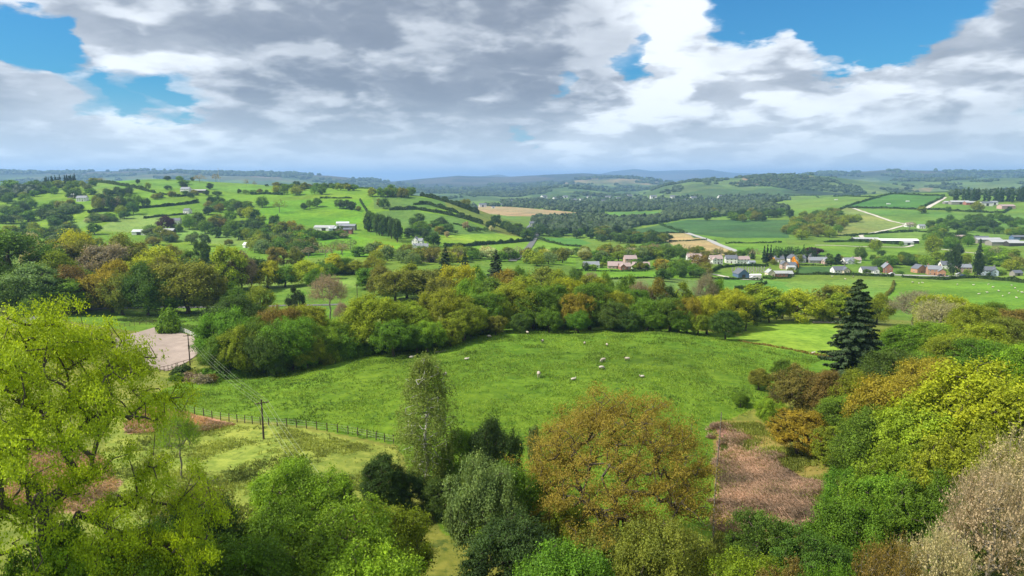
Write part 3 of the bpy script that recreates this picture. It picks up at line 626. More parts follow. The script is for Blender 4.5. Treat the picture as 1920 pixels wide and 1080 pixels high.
FG = [ # px, top, width, Y, colour, kind, label
 (905,842,150,60,'S','near','rounded sage-green willow right of the birch'),
 (925,770,105,76,'D','near','glossy dark green tree with upright shoots behind the sage willow'),
 (865,800,90,80,'G','near','dull green tree pressed between birch and sage willow'),
 (960,860,110,64,'G','near','mid-green tree between sage willow and orange oak'),
 (715,848,90,74,'D','near','dark shiny holly-like tree left of the birch'),
 (768,885,80,76,'D','near','dark bushy growth at the left foot of the birch'),
 (835,888,90,75,'N','near','deep green bushy growth at the right foot of the birch'),
 (640,880,38,70,'D','near','small dark upright shrub in the pale pasture corner'),
 (1001,792,26,90,'S','mid','thin pale sapling standing alone at the meadow edge'),
 (548,852,190,62,'g','near','fresh green sycamore under the overhead cables'),
 (640,930,240,50,'g','near','spreading light green maple at the lower middle'),
 (720,935,170,54,'y','near','olive-yellow beech leaning over the grass ride'),
 (520,930,170,52,'G','near','shaded green tree low beneath the cables'),
 (690,1010,230,42,'g','near','bright leafy crown cut by the bottom edge, below the maple'),
 (360,900,170,52,'o','bare','half-bare twiggy tree between oak and sycamore'),
 (360,925,190,50,'D','near','dark ivy-green tree beneath the half-bare one'),
 (440,1000,220,44,'G','near','deep shaded tree at the bottom, right of the big oak'),
 (95,975,200,38,'G','near','mid-green understorey crown left of the big oak trunk'),
 (345,985,170,44,'g','near','light leafy crown between the big oak and the dark shaded tree'),
 (1135,985,170,58,'o','near','bronze-green tree hiding the foot of the orange oak'),
 (1060,935,100,62,'y','near','small olive tree at the lower left of the orange oak'),
 (270,960,170,46,'G','near','green understorey tree beside the big oak trunk'),
 (150,1010,260,36,'g','near','light green understorey tree at the bottom left corner'),
 (330,762,72,84,'g','bare','small sprouting hawthorn with bare lower limbs on the brown slope'),
 (960,960,190,52,'D','near','dark ivy-clad tree below the sage willow'),
 (1060,1010,210,46,'G','near','shadowy green tree under the orange oak'),
 (1255,960,180,52,'o','near','brownish-green tree below the orange oak, by the fence'),
 (1400,1030,150,50,'y','near','small olive-yellow tree at the bottom, right of the orange oak'),
 (1430,952,130,57,'N','near','feathery deep green tree in front of the bracken'),
 (1515,985,150,54,'N','near','deep green rounded tree right of the feathery one'),
 (1480,1045,150,44,'R','near','rusty crown at the bottom edge below the feathery green tree'),
 (1605,925,150,58,'G','near','mid-green rounded tree at the lower right'),
 (1655,890,150,60,'g','near','light green ash above the rounded lower right tree'),
 (1560,1040,130,42,'G','near','green sapling crown at the bottom edge below the plumed conifer'),
 (1680,1005,120,42,'R','bare','brown-tipped budding tree at the bottom right'),
 (1880,870,190,46,'T','bare','pale straw-coloured catkin tree filling the lower right corner'),
 (1775,985,140,42,'T','bare','pale twiggy tree left of the corner catkin tree'),
 (1915,820,130,54,'T','bare','pale leafless crown at the right edge above the catkin tree'),
 (1760,880,170,56,'G','near','green tree behind the pale catkin trees'),
]
WR = 'on the right-hand wooded slope'
RS = [(1870,672,280,72,'Y'),(1760,735,200,74,'y'),(1690,700,170,88,'O'),(1760,668,150,98,'O'),(1650,760,150,80,'G'),(1700,830,190,66,'y'),(1840,790,220,60,'y'),(1615,690,100,108,'y'),(1680,648,130,108,'N'),(1720,655,110,112,'G'),
      (1500,682,150,116,'R'),(1560,690,110,112,'R'),(1425,690,100,132,'o'),(1390,735,70,122,'G'),(1445,745,90,112,'g'),(1500,765,150,98,'O'),(1580,800,120,90,'y'),(1620,830,140,82,'g'),(1550,700,90,125,'o'),(1470,672,80,138,'G'),
      (1790,622,150,122,'y'),(1850,632,150,115,'G'),(1760,600,150,138,'g'),(1840,600,180,130,'y'),(1700,606,110,140,'G'),(1890,590,150,142,'o'),(1830,565,130,158,'y'),(1870,562,110,168,'G'),(1905,575,90,160,'R'),(1925,640,120,110,'g'),
      (1660,612,70,150,'y'),(1920,720,130,80,'o'),(1580,740,100,100,'G'),(1680,880,150,60,'G'),(1610,870,110,70,'G'),(1925,700,150,70,'y')]
for px, t, w, Y, c, k, lab in FG: tree(px, t, w, Y, c, k, label=lab)
for px, t, w, Y, c in RS: tree(px, t, w, Y, c, 'near' if Y < 118 else 'mid', where=WR)
WB = 'in the clump between arena and meadow'
for a in [(438,546,110,166,'D'),(425,572,110,158,'G'),(480,590,90,156,'G'),(522,568,80,160,'R'),(566,566,90,166,'y'),(545,590,105,153,'G'),(450,604,100,152,'y'),(592,606,70,157,'g'),(505,618,90,150,'N'),(404,590,70,161,'G'),(572,622,70,153,'y'),(418,622,80,152,'G'),(620,594,70,164,'g'),(640,620,60,162,'G')]: tree(*a, where=WB)
WC = 'bordering the far side of the meadow'
for a in [(700,548,160,170,'y'),(765,562,100,174,'y'),(655,605,80,165,'G'),(735,596,90,162,'G'),(800,598,70,167,'g'),(832,536,115,184,'y'),(868,560,90,180,'y'),(905,545,85,194,'G'),(880,575,75,186,'o'),(845,594,80,173,'y'),(965,523,95,204,'y'),(925,542,70,198,'y'),
          (1000,532,95,203,'G'),(1035,528,80,206,'G'),(1062,516,65,214,'Y'),(1083,545,60,199,'O'),(1108,526,85,204,'G'),(1150,542,70,204,'y'),(1190,537,70,214,'G'),(1172,512,60,248,'G'),(1150,562,85,197,'N'),(1215,556,85,199,'G'),(1258,556,75,198,'G'),(1292,552,60,199,'O'),(1330,548,70,204,'Y'),
          (1225,580,70,195,'G'),(1180,582,70,194,'N'),(1085,580,80,193,'G'),(1030,578,85,192,'G'),(975,585,75,190,'N'),(930,590,75,187,'o'),(1275,588,70,194,'G'),(1310,585,60,196,'y'),(780,606,70,166,'G'),
          (1345,520,45,244,'G'),(1372,538,75,214,'Y'),(1363,578,56,187,'N'),(1402,558,48,214,'D'),(1395,540,60,225,'y'),(1428,530,75,234,'y'),(1445,558,60,232,'N'),(1500,536,90,236,'Y'),(1540,530,70,244,'o'),(1470,545,60,245,'Y'),(1565,545,60,240,'y'),(1585,530,70,250,'y'),(1612,548,60,236,'y'),(1545,565,60,236,'y'),(1650,545,60,235,'y')]: tree(*a, where=WC)
tree(1718,542,80,212,'B','bare',label='rounded bare grey tree between the tall conifer and the cream crown')
tree(1770,548,100,184,'Y',label='bright yellow-green oak just behind the cream crown'); tree(1768,562,88,174,'T','bare',label='cream pale-twigged crown left of the brown ridge trees')
WL = 'along the lane at the left'
for a in [(15,418,150,262,'N'),(50,486,135,238,'S'),(-20,470,110,250,'G'),(93,465,100,262,'y'),(75,490,80,245,'G'),(137,492,85,250,'R'),(205,483,90,250,'O'),(225,500,70,246,'o'),(270,487,85,245,'N'),(345,481,130,250,'o'),(312,470,70,274,'o'),(385,500,70,252,'o'),(165,500,70,255,'G'),(120,520,80,240,'G'),(305,520,70,247,'G'),(10,520,110,228,'N'),(60,545,90,222,'G')]: tree(*a, where=WL)
WM = 'in the sunny belt beyond the lane'
for a in [(290,455,82,300,'Y'),(140,425,82,330,'Y'),(60,432,34,345,'W'),(110,448,90,322,'o'),(165,445,70,325,'o'),(232,434,85,332,'o'),(265,446,70,340,'o'),(200,450,80,318,'B'),(428,455,62,312,'Y'),(452,466,55,320,'B'),(470,480,50,330,'D'),(408,480,50,322,'D'),(380,447,30,420,'D'),(350,465,60,345,'N'),(330,455,50,380,'o'),
          (500,487,64,330,'Y'),(535,495,62,334,'G'),(575,485,58,340,'Y'),(590,502,55,326,'G'),(627,473,32,378,'Y'),(641,480,36,384,'G'),(665,486,45,380,'y'),(702,478,46,388,'y'),(717,494,52,302,'o'),(762,487,74,292,'y'),(740,502,90,284,'o'),(800,500,70,286,'o'),(858,488,72,270,'Y'),(895,490,44,290,'g'),(950,500,60,280,'O'),(978,496,44,284,'G'),(1012,496,74,300,'o'),(1045,500,44,290,'y'),(1079,498,34,298,'N'),
          (830,515,60,262,'o'),(915,515,70,246,'G'),(985,512,60,250,'y'),(1230,516,52,240,'o'),(1280,520,52,236,'y'),(1255,528,50,228,'D'),(1110,512,50,260,'y'),(1135,505,40,270,'g'),(555,462,30,430,'o'),(520,460,40,420,'R'),(610,490,50,360,'G'),(690,500,50,320,'G'),(415,495,60,315,'y'),(1310,497,24,470,'o'),(870,520,60,240,'g')]: tree(*a, where=WM)
tree(1202,523,38,236,'B','bare',label='grey leafless tree in the belt below the roadside houses'); tree(1325,512,46,240,'B','bare',label='tall grey-brown leafless tree in front of the cemetery lane')
tree(1107,508,36,300,'B','bare',label='faint grey leafless tree before the pale bungalow field'); tree(616,512,62,236,'B','bare',label='leafless oak alone in the field beyond the meadow clump'); tree(486,530,50,242,'y','mid',label='thin olive tree left of the dark yew'); tree(440,522,46,250,'G','mid',label='slim green tree at the corner of the lane field')
tree(555,532,36,252,'C',label='compact dark yew beside the grey lane'); tree(640,566,30,215,'B','bare',label='small leafless tree behind the meadow clump')
tree(314,578,50,206,'G','bush',label='round bushy willow behind the arena corner'); tree(215,705,60,150,'D','mid',label='dark tree beside the arena, behind the big oak'); tree(200,632,75,170,'D','mid',label='dark rounded tree hiding the arena corner')
for px, t, w, Y, lab in [(835,459,50,300,'pointed dark fir, leftmost above the middle wood'),(872,470,36,318,'small dark fir between the two tall pointed firs'),(930,465,50,308,'pointed dark fir, right of the pair above the middle wood')]: tree(px, t, w, Y, 'C', 'conifer', label=lab, i=0)
# shrubs and low growth
WH = 'at the foot of the meadow wood'
for i in range(52):
    px = 600+i*13.2+rr_.uniform(-5,5); eb = np.interp(px, [600,660,800,880,950,1100,1250,1330], [690,672,655,632,620,618,622,626]); p = hit(px, eb-2+rr_.uniform(-3,2))
    tree(px, 0, 1, p.y+rr_.uniform(1,4), rr_.choice('GGNDyg'), 'bush', where=WH, hmin=1)
    o = PLACED[-1][0]; s = rr_.uniform(.6,1.0); o.scale = (s, s, s*rr_.uniform(1.1,2.0))
WH2 = 'in the hedge bank by the arena'
for px, py, c in [(405,692,'G'),(385,700,'o'),(365,702,'G'),(350,706,'G'),(335,706,'o'),(320,712,'B'),(375,708,'G'),(395,706,'G'),(410,708,'G'),(425,706,'G'),(310,704,'D'),(300,712,'G'),(345,716,'B'),(360,714,'R')]:
    p = hit(px, py); tree(px, 0, 1, p.y, c, 'bush', where=WH2, hmin=1); o = PLACED[-1][0]; s = rr_.uniform(.7,1.1); o.scale = (s*1.3, s, s*.8)
WH3 = 'under the trees beyond the lane'
for px, py, c in [(230,572,'G'),(160,572,'N'),(120,574,'D'),(270,572,'N'),(300,571,'G'),(340,571,'D'),(365,571,'N'),(190,572,'G'),(90,580,'D'),(640,512,'S'),(655,510,'S'),(672,511,'S'),(625,513,'S'),(690,528,'G'),(705,528,'g'),(720,530,'G'),(430,508,'N'),(455,510,'D'),(475,508,'N'),(520,512,'G'),(545,512,'N'),(575,512,'D'),(605,508,'N')]:
    p = hit(px, py); tree(px, 0, 1, p.y, c, 'bush', where=WH3, hmin=1); o = PLACED[-1][0]; s = rr_.uniform(1.0,2.0)*(1 if p.y < 300 else 1.5); o.scale = (s*1.2, s, s*.9)
# ------------------------------------------------------------------ roads, tracks, arena surface
M_ASPH = simple('asphalt', (.13,.13,.125), .95, .25, .6); M_TRACK = simple('pale_gravel', (.52,.48,.40), .95, .2, .5); M_CONC = simple('concrete_road', (.36,.35,.33), .95, .2, .4)
M_SAND = simple('arena_sand', (.33,.265,.22), 1, .38, .35, .1, .4)
def drape(name, pts, w, mat, ymin=14, ymax=26000, lift=.12, step=None, label=None):
    P = [hit(px, py, ymin, ymax) for px, py in pts]; Q = []
    for a, b in zip(P, P[1:]):
        L = (b-a).length; st = step or max(1.5, a.y*.006); n = max(1, int(L/st))
        for k in range(n): Q.append(a.lerp(b, k/n))
    Q.append(P[-1]); Q = np.array([[q.x, q.y] for q in Q])
    if len(Q) > 6:
        for _ in range(6): Q[1:-1] = (Q[:-2]+Q[1:-1]*2+Q[2:])/4
    d = np.gradient(Q, axis=0); d /= np.maximum(np.linalg.norm(d, axis=1), 1e-6)[:,None]; nrm = np.c_[-d[:,1], d[:,0]]; K = 5; rows = []
    for k in range(K):
        q = Q + nrm*(k/(K-1)-.5)*w; rows.append(np.c_[q, hf(q[:,0], q[:,1])])
    zc = np.max([r[:,2] for r in rows], axis=0); 
    co = np.stack([np.c_[r[:,:2], r[:,2]*.3+zc*.7+lift+Q[:,1]*2e-4] for r in rows], 1).reshape(-1,3); n = len(Q)
    i = np.arange(n-1)[:,None]*K; j = np.arange(K-1)[None]
    f = np.stack([i+j, i+j+K, i+j+K+1, i+j+1], -1).ravel()
    return tag(mesh_obj(name, mesh_np(name, co, f, 4, [mat], True)), kind='structure')
drape('lane', [(25,616),(60,599),(120,586),(200,578),(300,576),(400,577),(500,575),(560,573),(640,571)], 3.2, M_ASPH, 180, 330)
drape('main_road', [(1288,437),(1320,447),(1350,460),(1388,474)], 8, M_CONC, 640, 1100)
drape('valley_road', [(960,490),(985,472),(1000,452),(1006,440),(1004,432)], 6.5, M_ASPH, 430, 1200)
drape('farm_track', [(1600,391),(1618,397),(1645,406),(1675,416),(1702,421),(1670,430),(1635,437),(1612,441),(1622,449)], 5.5, M_TRACK, 700, 1500)
drape('farm_track', [(1528,460),(1580,461),(1640,463),(1700,464),(1712,460)], 4, M_TRACK, 560, 1000)
drape('farm_track', [(1735,392),(1752,382),(1766,374),(1772,370)], 8, M_TRACK, 900, 1800)
drape('farm_track', [(1745,466),(1800,472),(1850,477),(1900,483),(1960,490)], 3.5, M_TRACK, 560, 1000)
drape('village_street', [(1640,514),(1680,516),(1720,517),(1760,518),(1800,518),(1850,521),(1920,526),(1990,530)], 6.5, M_CONC, 430, 640)
drape('village_lane', [(1300,516),(1330,513),(1380,524),(1430,525)], 4, M_TRACK, 400, 640)
def sheet(name, poly, mat, ymin, ymax, lift=.08, n=26):
    P = [hit(px, py, ymin, ymax) for px, py in poly]; A, B, C, D = P[:4]; co = []
    for i in range(n):
        for j in range(n):
            u = i/(n-1); v = j/(n-1); p = A.lerp(B, u).lerp(D.lerp(C, u), v); co.append((p.x, p.y, gz(p.x, p.y)+lift))
    i = np.arange(n-1)[:,None]*n; j = np.arange(n-1)[None]; f = np.stack([i+j, i+j+n, i+j+n+1, i+j+1], -1).ravel()
    return tag(mesh_obj(name, mesh_np(name, np.array(co), f, 4, [mat], True)), kind='structure')
sheet('riding_arena', [(200,690),(310,694),(398,672),(400,650)][:0] or [(190,640),(300,611),(398,646),(312,696)], M_SAND, 140, 240, .14)
sheet('courtyard', [(1400,514),(1424,515),(1428,523),(1400,523)], M_TRACK, 400, 640, .15, 8)
# ------------------------------------------------------------------ hedges
def hedge(pts, h=1.8, w=1.6, c='D', ymin=300, ymax=2600, dens=1.0, label=None, group=None, wob=.5, leaf=None, cat='hedge'):
    rng = np.random.default_rng(int(pts[0][0]*7+pts[0][1])); P = [hit(px, py, ymin, ymax) for px, py in pts]; base = P[0].copy(); V = []; 
    Cs = []; Os = []
    for a, b in zip(P, P[1:]):
        L = math.hypot(b.x-a.x, b.y-a.y); ym = (a.y+b.y)/2; lf = leaf or max(.35, ym*.0016); n = int(min(9000, L*h*w*1.1*dens*5/lf/lf)); n = max(n, 60)
        t = rng.random(n); cx = a.x+(b.x-a.x)*t; cy = a.y+(b.y-a.y)*t; nx, ny = -(b.y-a.y)/max(L,.1), (b.x-a.x)/max(L,.1)
        hh = h*(1+wob*2*fbm(cx/9, cy/9, 7, 3)); ww = w*(1+wob*fbm(cx/7, cy/7, 17, 2))
        an = rng.random(n)*PI; rr = rng.uniform(.6, 1, n); off = np.cos(an)*ww/2*rr; zz = np.sin(an)*hh*rr
        x = cx+nx*off; y = cy+ny*off; z = hf(x, y)+zz
        Cs.append(np.c_[x, y, z]); Os.append(np.c_[nx*np.cos(an), ny*np.cos(an), np.sin(an)*1.2]); V.append(np.full(n, lf))
    C = np.concatenate(Cs)-np.array(base); O = np.concatenate(Os); s = np.concatenate(V)
    v = cards(rng, C, O, s); me = crown_mesh('hedge', v, .45+rng.normal(0,.18,len(C)), rng.random(len(C))*.5, LEAF)
    o = mesh_obj('hedge', me); o.location = base; o.color = (*jit(PAL[c] if isinstance(c, str) else c), 1)
    return tag(o, label or 'clipped dark green hedge dividing two fields in the valley', cat, group or (None if label else 'field hedges'))
HG = 'hedges across the left hill'
hedge([(555,358),(600,352),(700,352)], 3, 3, 'G', 900, 1400, label='hedge line on the crest of the left hill')
for p, l, h in [([(730,394),(780,393),(830,401),(880,413),(905,421)],'long dark hedge slanting across the shaded hill shoulder',4.5),([(790,368),(830,377),(862,388),(897,401)],'thick hedge along the skyline of the hill shoulder',5.5),([(776,384),(800,383),(838,394),(870,404)],'bushy upper hedge on the hill shoulder',4),
              ([(920,421),(950,430),(985,436)],'thin hedge curving down the foot of the shoulder',2.2),([(180,337),(215,346),(250,352),(290,362)],'hedge running down from the crest beside the fir clump',4),([(165,400),(200,396),(250,392),(300,388),(340,384),(372,380)],'long hedge across the middle of the left hill',3.5),
              ([(300,364),(340,369),(360,366)],'short hedge before the white hill farm',3),([(470,365),(500,364),(530,366)],'low hedge on the upper left hill',3),([(600,372),(660,372)],'thin hedge on the upper bright field',2),([(675,375),(690,400),(700,412)],'thin hedge down the bright field',2.2),
              ([(270,410),(310,405),(350,402)],'hedge above the copper beech field',2.5),([(850,420),(905,432)],'low hedge below the shaded shoulder',2)]:
    hedge(p, h, h*.9, 'D', 640, 1400, label=l)
for p, l, h in [([(832,462),(870,463),(920,458),(960,455),(995,452),(1002,442)],'tall dark hedge bordering the valley road',3.4),([(1005,447),(1030,455),(1060,461),(1090,463)],'hedge on the far side of the valley road',2.2),([(840,470),(900,474),(960,477)],'low hedge in front of the tall road hedge',1.3)]:
    hedge(p, h, h*.8, 'D', 500, 1200, label=l)
for p, l, h in [([(1573,394),(1590,387),(1620,378),(1650,369),(1672,364)],'dark hedge climbing left of the square green field',3.2),([(1672,364),(1700,365),(1735,367),(1770,367)],'hedge along the top of the square green field',3),([(1770,367),(1765,373),(1745,382),(1722,392)],'hedge down the right side of the square green field',3.4),
              ([(1590,390),(1640,391),(1720,393),(1770,394),(1830,398),(1878,400)],'long hedge under the square green field',3),([(1470,366),(1530,367),(1600,369),(1650,371)],'thin far hedge above the long green field',2.4),([(1880,400),(1896,391)],'short hedge by the brick farm building',3),
              ([(1440,383),(1410,390),(1380,399),(1340,408)],'thin hedge slanting down the dark wood ridge',3)]:
    hedge(p, h, h*.8, 'D', 800, 2600, label=l)
for p, l, h in [([(1560,443),(1600,442),(1650,438),(1712,435)],'hedge between the pale pasture and the long shed',2.4),([(1712,434),(1770,438),(1820,443),(1840,447)],'hedge running right behind the long shed',2.4),([(1545,454),(1600,453),(1650,456),(1690,459)],'dark hedge in front of the long shed',2.6),([(1360,457),(1420,456),(1465,455)],'thin hedge under the shaded field',1.6),
              ([(1170,439),(1220,438),(1290,437)],'hedge behind the straw-coloured field',2),([(1255,453),(1290,452),(1325,450)],'thin hedge splitting the straw-coloured field',1.6),([(1282,436),(1250,426),(1235,420)],'dark hedge rising from the main road',3)]:
    hedge(p, h, h*.8, 'D', 600, 1300, label=l)
for p, l, h in [([(1490,515),(1540,515),(1590,516),(1640,518),(1676,519)],'long trimmed hedge below the bungalows',1.9),([(1690,520),(1730,523),(1765,525),(1800,522),(1830,521),(1880,526),(1935,532)],'long trimmed hedge between village street and sheep field',1.9),([(1322,523),(1370,524),(1400,524),(1430,526)],'hedge in front of the blue barn',1.5),
              ([(1378,545),(1405,541),(1437,532)],'dark hedge slanting through the small paddock',2),([(1330,513),(1350,502),(1380,499),(1440,500)],'dark hedge around the cemetery',2.2),([(1495,513),(1494,498),(1530,498),(1560,499)],'hedge boxing in the dark green plot',1.4),([(1430,522),(1480,522),(1488,513)],'hedge round the yellow cottage garden',1.6),
              ([(1080,508),(1140,509),(1215,509)],'low hedge in front of the pale bungalows',1.3),([(1080,523),(1150,524),(1250,522)],'low hedge along the lower edge of the bungalow field',1.5),([(1190,493),(1210,489),(1235,484)],'dark hedge slanting up behind the pink roofs',2.5),([(1660,560),(1672,545),(1676,530)],'scrubby brown hedge dropping from the street',1.8),
              ([(1840,522),(1900,527),(1960,533)],'second hedge behind the street at the right edge',2.4)]:
    hedge(p, h, h*.8, 'D' if 'brown' not in l else 'o', 380, 700, label=l)
hedge([(1443,486),(1451,495)], 4.0, 2.6, (.62,.33,.015), 430, 640, label='tall golden-orange hedge left of the pink-gabled house', leaf=.7, dens=1.5)
hedge([(1483,487),(1494,502)], 4.2, 2.8, (.62,.33,.015), 430, 640, label='tall golden-orange hedge right of the pink-gabled house', leaf=.7, dens=1.5)
# rushy ditch along the meadow's right edge, low hedges by lane
hedge([(1385,640),(1420,646),(1470,654),(1520,664),(1560,670)], .5, 1.2, 'R', 150, 240, label='brown rushy ditch separating the meadow from the pale field', leaf=.3, cat='ditch growth')
# ------------------------------------------------------------------ trees standing on ground one can see: foot row and height in pixels
def treeb(px, base, h, w, c, kind='far', where=None, label=None, ymin=300, ymax=2600, **k):
    p = hit(px, base, ymin, ymax); H = h/F*p.y*1.02; pr = rr_.choice(PR[kind]); sx = w/F*p.y/2/pr['R']
    nm = {'bare':'bare_tree','barefar':'bare_tree','conifer':'conifer_tree','coniferfar':'conifer_tree','bush':'bush'}.get(kind, 'broadleaf_tree')
    o = plant(nm, pr, p, sx, H/pr['H'], PAL[c], None, ('stem','foliage') if kind == 'bush' else ('trunk','crown')); tag(o, label, 'bush' if kind == 'bush' else 'tree')
    PLACED.append((o, px, c, nm, where, label, None)); return o
WLH = 'on the left hillside'
for a in [(278,356,14,11,'y'),(315,356,9,14,'D'),(345,354,14,14,'C'),(394,355,12,12,'D'),(314,338,9,12,'D'),(337,339,10,13,'G'),(361,340,9,8,'D'),(345,346,9,20,'G'),(500,350,5,6,'D'),(449,363,9,7,'D'),(461,364,9,12,'G'),(474,364,9,12,'G'),(487,362,9,12,'o'),(500,362,7,7,'G'),
          (518,364,16,14,'y'),(533,365,17,16,'G'),(555,366,17,24,'y'),(590,364,16,14,'G'),(604,365,17,16,'G'),(492,389,23,22,'G'),(570,393,14,12,'D'),(581,391,18,13,'G'),(595,388,18,17,'G'),(448,398,22,14,'D'),(463,395,18,22,'G'),(467,412,26,26,'Y'),(395,384,17,14,'D'),(412,398,18,18,'o'),
          (637,391,19,18,'D'),(649,392,18,18,'D'),(660,394,17,15,'D'),(672,396,10,10,'o'),(720,391,20,20,'N'),(711,388,16,10,'o'),(786,421,22,20,'N'),(774,424,18,16,'N'),(815,431,19,20,'N'),(841,439,22,20,'N'),(838,445,12,9,'W'),(812,462,27,26,'N'),(855,437,6,8,'D'),(873,431,16,13,'T'),(882,435,9,13,'D'),(895,435,10,12,'D'),(910,434,9,10,'N'),(921,434,12,10,'W'),(930,422,20,20,'D'),(872,386,14,20,'o'),
          (143,334,9,18,'y'),(177,334,10,22,'o'),(135,358,20,22,'G'),(170,365,12,20,'G'),(70,350,18,16,'D'),(20,352,22,30,'G'),(60,356,18,26,'G'),(85,358,18,24,'N'),(110,352,14,20,'y'),(140,372,18,24,'N'),(155,376,16,14,'D'),(260,388,24,20,'G'),(245,390,20,18,'N'),(275,388,18,16,'D'),(250,402,24,22,'N'),(228,404,20,20,'y'),(205,412,14,18,'G'),(133,412,10,10,'G'),
          (300,445,22,20,'y'),(285,440,20,30,'G'),(335,435,18,16,'N'),(355,430,26,26,'G'),(372,425,30,26,'N'),(385,438,28,26,'G'),(400,432,26,22,'o'),(420,430,22,20,'R'),(437,440,26,24,'G'),(455,442,16,20,'N'),(470,430,20,22,'N'),(485,428,16,18,'G'),(500,440,22,24,'N'),(515,430,28,20,'D'),(530,440,26,24,'o'),(545,432,20,22,'O'),(560,445,24,26,'o'),(572,452,22,22,'G'),(585,445,18,20,'N'),(520,462,22,26,'y'),(500,468,34,18,'D'),(488,470,24,18,'D'),(560,470,22,20,'B'),
          (425,445,12,14,'N'),(360,458,20,26,'S'),(385,462,24,22,'D'),(365,445,12,14,'G'),(430,460,12,16,'o')]:
    treeb(*a[:4], a[4], 'barefar' if a[4] == 'B' else 'far', WLH, ymin=560, ymax=1500)
treeb(313,434,31,29,'P','mid',label='dark purple copper beech beside the black barn', ymin=560, ymax=900)
for a in [(462,350,14,8),(478,350,10,8),(405,342,16,14),(374,342,14,20),(524,399,24,22),(190,335,9,10)]: treeb(*a, 'B' if a[0] != 524 else 'o', 'barefar', WLH, ymin=640, ymax=1500)
WV = 'among the village gardens'
for a in [(1098,508,18,14,'D'),(1122,494,18,20,'N'),(1140,498,18,24,'G'),(1160,490,20,30,'y'),(1180,486,18,26,'g'),(1230,485,18,26,'y'),(1212,500,16,10,'C'),(1255,488,26,26,'N'),(1275,486,26,24,'N'),(1240,508,24,28,'O'),(1262,515,28,24,'G'),(1288,508,24,16,'g'),(1312,508,34,40,'R'),(1322,485,18,26,'o'),(1345,480,14,18,'y'),(1388,482,14,26,'G'),(1411,486,18,10,'C'),
          (1240,528,20,22,'N'),(1255,530,26,24,'G'),(1280,520,14,18,'N'),(1300,520,14,20,'D'),(1325,520,20,22,'o'),(1525,479,16,34,'P'),(1570,495,20,24,'C'),(1613,488,28,22,'N'),(1636,488,12,10,'N'),(1660,500,22,40,'G'),(1645,500,14,20,'N'),(1700,498,16,14,'D'),(1748,478,40,30,'y'),(1735,500,24,30,'g'),(1755,498,28,26,'g'),(1775,495,24,26,'D'),
          (1812,496,22,20,'y'),(1855,495,26,30,'G'),(1875,498,24,30,'g'),(1895,508,24,30,'y'),(1910,505,26,34,'o'),(1865,516,14,26,'G'),(1482,512,10,14,'o'),(1440,523,8,16,'G'),(1548,515,6,10,'D'),(1640,471,26,22,'y'),(1652,480,12,14,'D')]:
    treeb(*a, 'far' if a[4] != 'C' else 'coniferfar', WV, ymin=420, ymax=1000)
for a in [(1787,520,62,24),(1832,520,56,18),(1835,486,40,12),(1796,480,26,18)]: treeb(*a, 'C' , 'far' if a[3] > 13 else 'coniferfar', 'by the village street', ymin=420, ymax=900)
for px in (1432,1438,1444): treeb(px, 492+(px % 3), 34, 9, 'C', 'coniferfar', 'at the left end of the village fir belt', ymin=430, ymax=900)
for i in range(22): treeb(1450+i*3.7, 489+(i % 3), 27+rr_.uniform(-3,4), 9, rr_.choice('CDN'), 'coniferfar', 'in the village fir belt', ymin=430, ymax=900)
for a in [(1728,400,14,16,'y'),(1778,398,12,10,'N'),(1832,397,22,20,'y'),(1830,390,10,8,'D'),(1815,430,18,18,'N'),(1838,433,22,24,'D'),(1705,430,14,24,'B'),(1750,436,14,16,'o'),(1690,462,10,10,'G'),(1600,445,8,8,'D')]:
    treeb(*a, 'far' if a[4] != 'B' else 'barefar', 'on the right-hand farmland', ymin=600, ymax=1600)
# ------------------------------------------------------------------ woods made of single trees
def fill(poly, n, hr, wr, pal, kind='far', where='', ymin=300, ymax=2600, seed=0, sink=0):
    rng = random.Random(seed+int(poly[0][0])); xs = [p[0] for p in poly]; ys = [p[1] for p in poly]; k = 0; t = 0
    while k < n and t < n*40:
        t += 1; px = rng.uniform(min(xs), max(xs)); py = rng.uniform(min(ys), max(ys))
        if not inpoly(np.array([px]), np.array([py]), poly)[0]: continue
        p = hit(px, py, ymin, ymax); k += 1; c = rng.choice(pal); H = rng.uniform(*hr); w = rng.uniform(*wr); kk = 'barefar' if (c == 'B' and kind == 'far') else kind
        pr = rr_.choice(PR[kk]); nm = {'barefar':'bare_tree','coniferfar':'conifer_tree','bush':'bush'}.get(kk, 'broadleaf_tree')
        o = plant(nm, pr, p, w/2/pr['R'], H/pr['H'], PAL[c], None, ('stem','foliage') if kk == 'bush' else ('trunk','crown')); tag(o, None, 'bush' if kk == 'bush' else 'tree')
        PLACED.append((o, px, c, nm, where, None, None))
fill([(82,338),(142,333),(142,336),(84,342)], 26, (17,22), (6,8), 'CCD', 'coniferfar', 'in the dark fir clump on the hilltop', 1000, 1500)
fill([(240,345),(262,344),(262,350),(240,352)], 1, (8,9), (6,8), 'D', 'far', WLH, 900, 1400)
fill([(680,428),(700,432),(755,452),(745,455),(700,440),(680,434)], 30, (19,24), (7,9), 'NND', 'mid', 'in the dark plantation behind the white cottage', 600, 1000)
fill([(198,364),(245,362),(245,367),(200,369)], 14, (9,13), (8,11), 'DDN', 'far', 'in the narrow dark wood on the hill', 800, 1400)
fill([(175,388),(232,392),(232,400),(178,398)], 16, (17,22), (9,12), 'NDBo', 'far', 'in the copse right of the white hill cottage', 640, 1300)
fill([(0,372),(80,380),(110,392),(90,412),(40,420),(0,420)], 26, (10,15), (13,18), 'NDGS', 'far', 'in the dark wood on the far left slope', 640, 1300)
fill([(90,392),(150,388),(150,400),(95,412)], 14, (9,13), (12,16), 'NoSD', 'far', 'in the wood on the left slope', 640, 1300)
fill([(90,420),(130,418),(140,445),(100,448)], 10, (9,13), (11,15), 'NoD', 'far', 'in the lower left slope wood', 560, 1100)
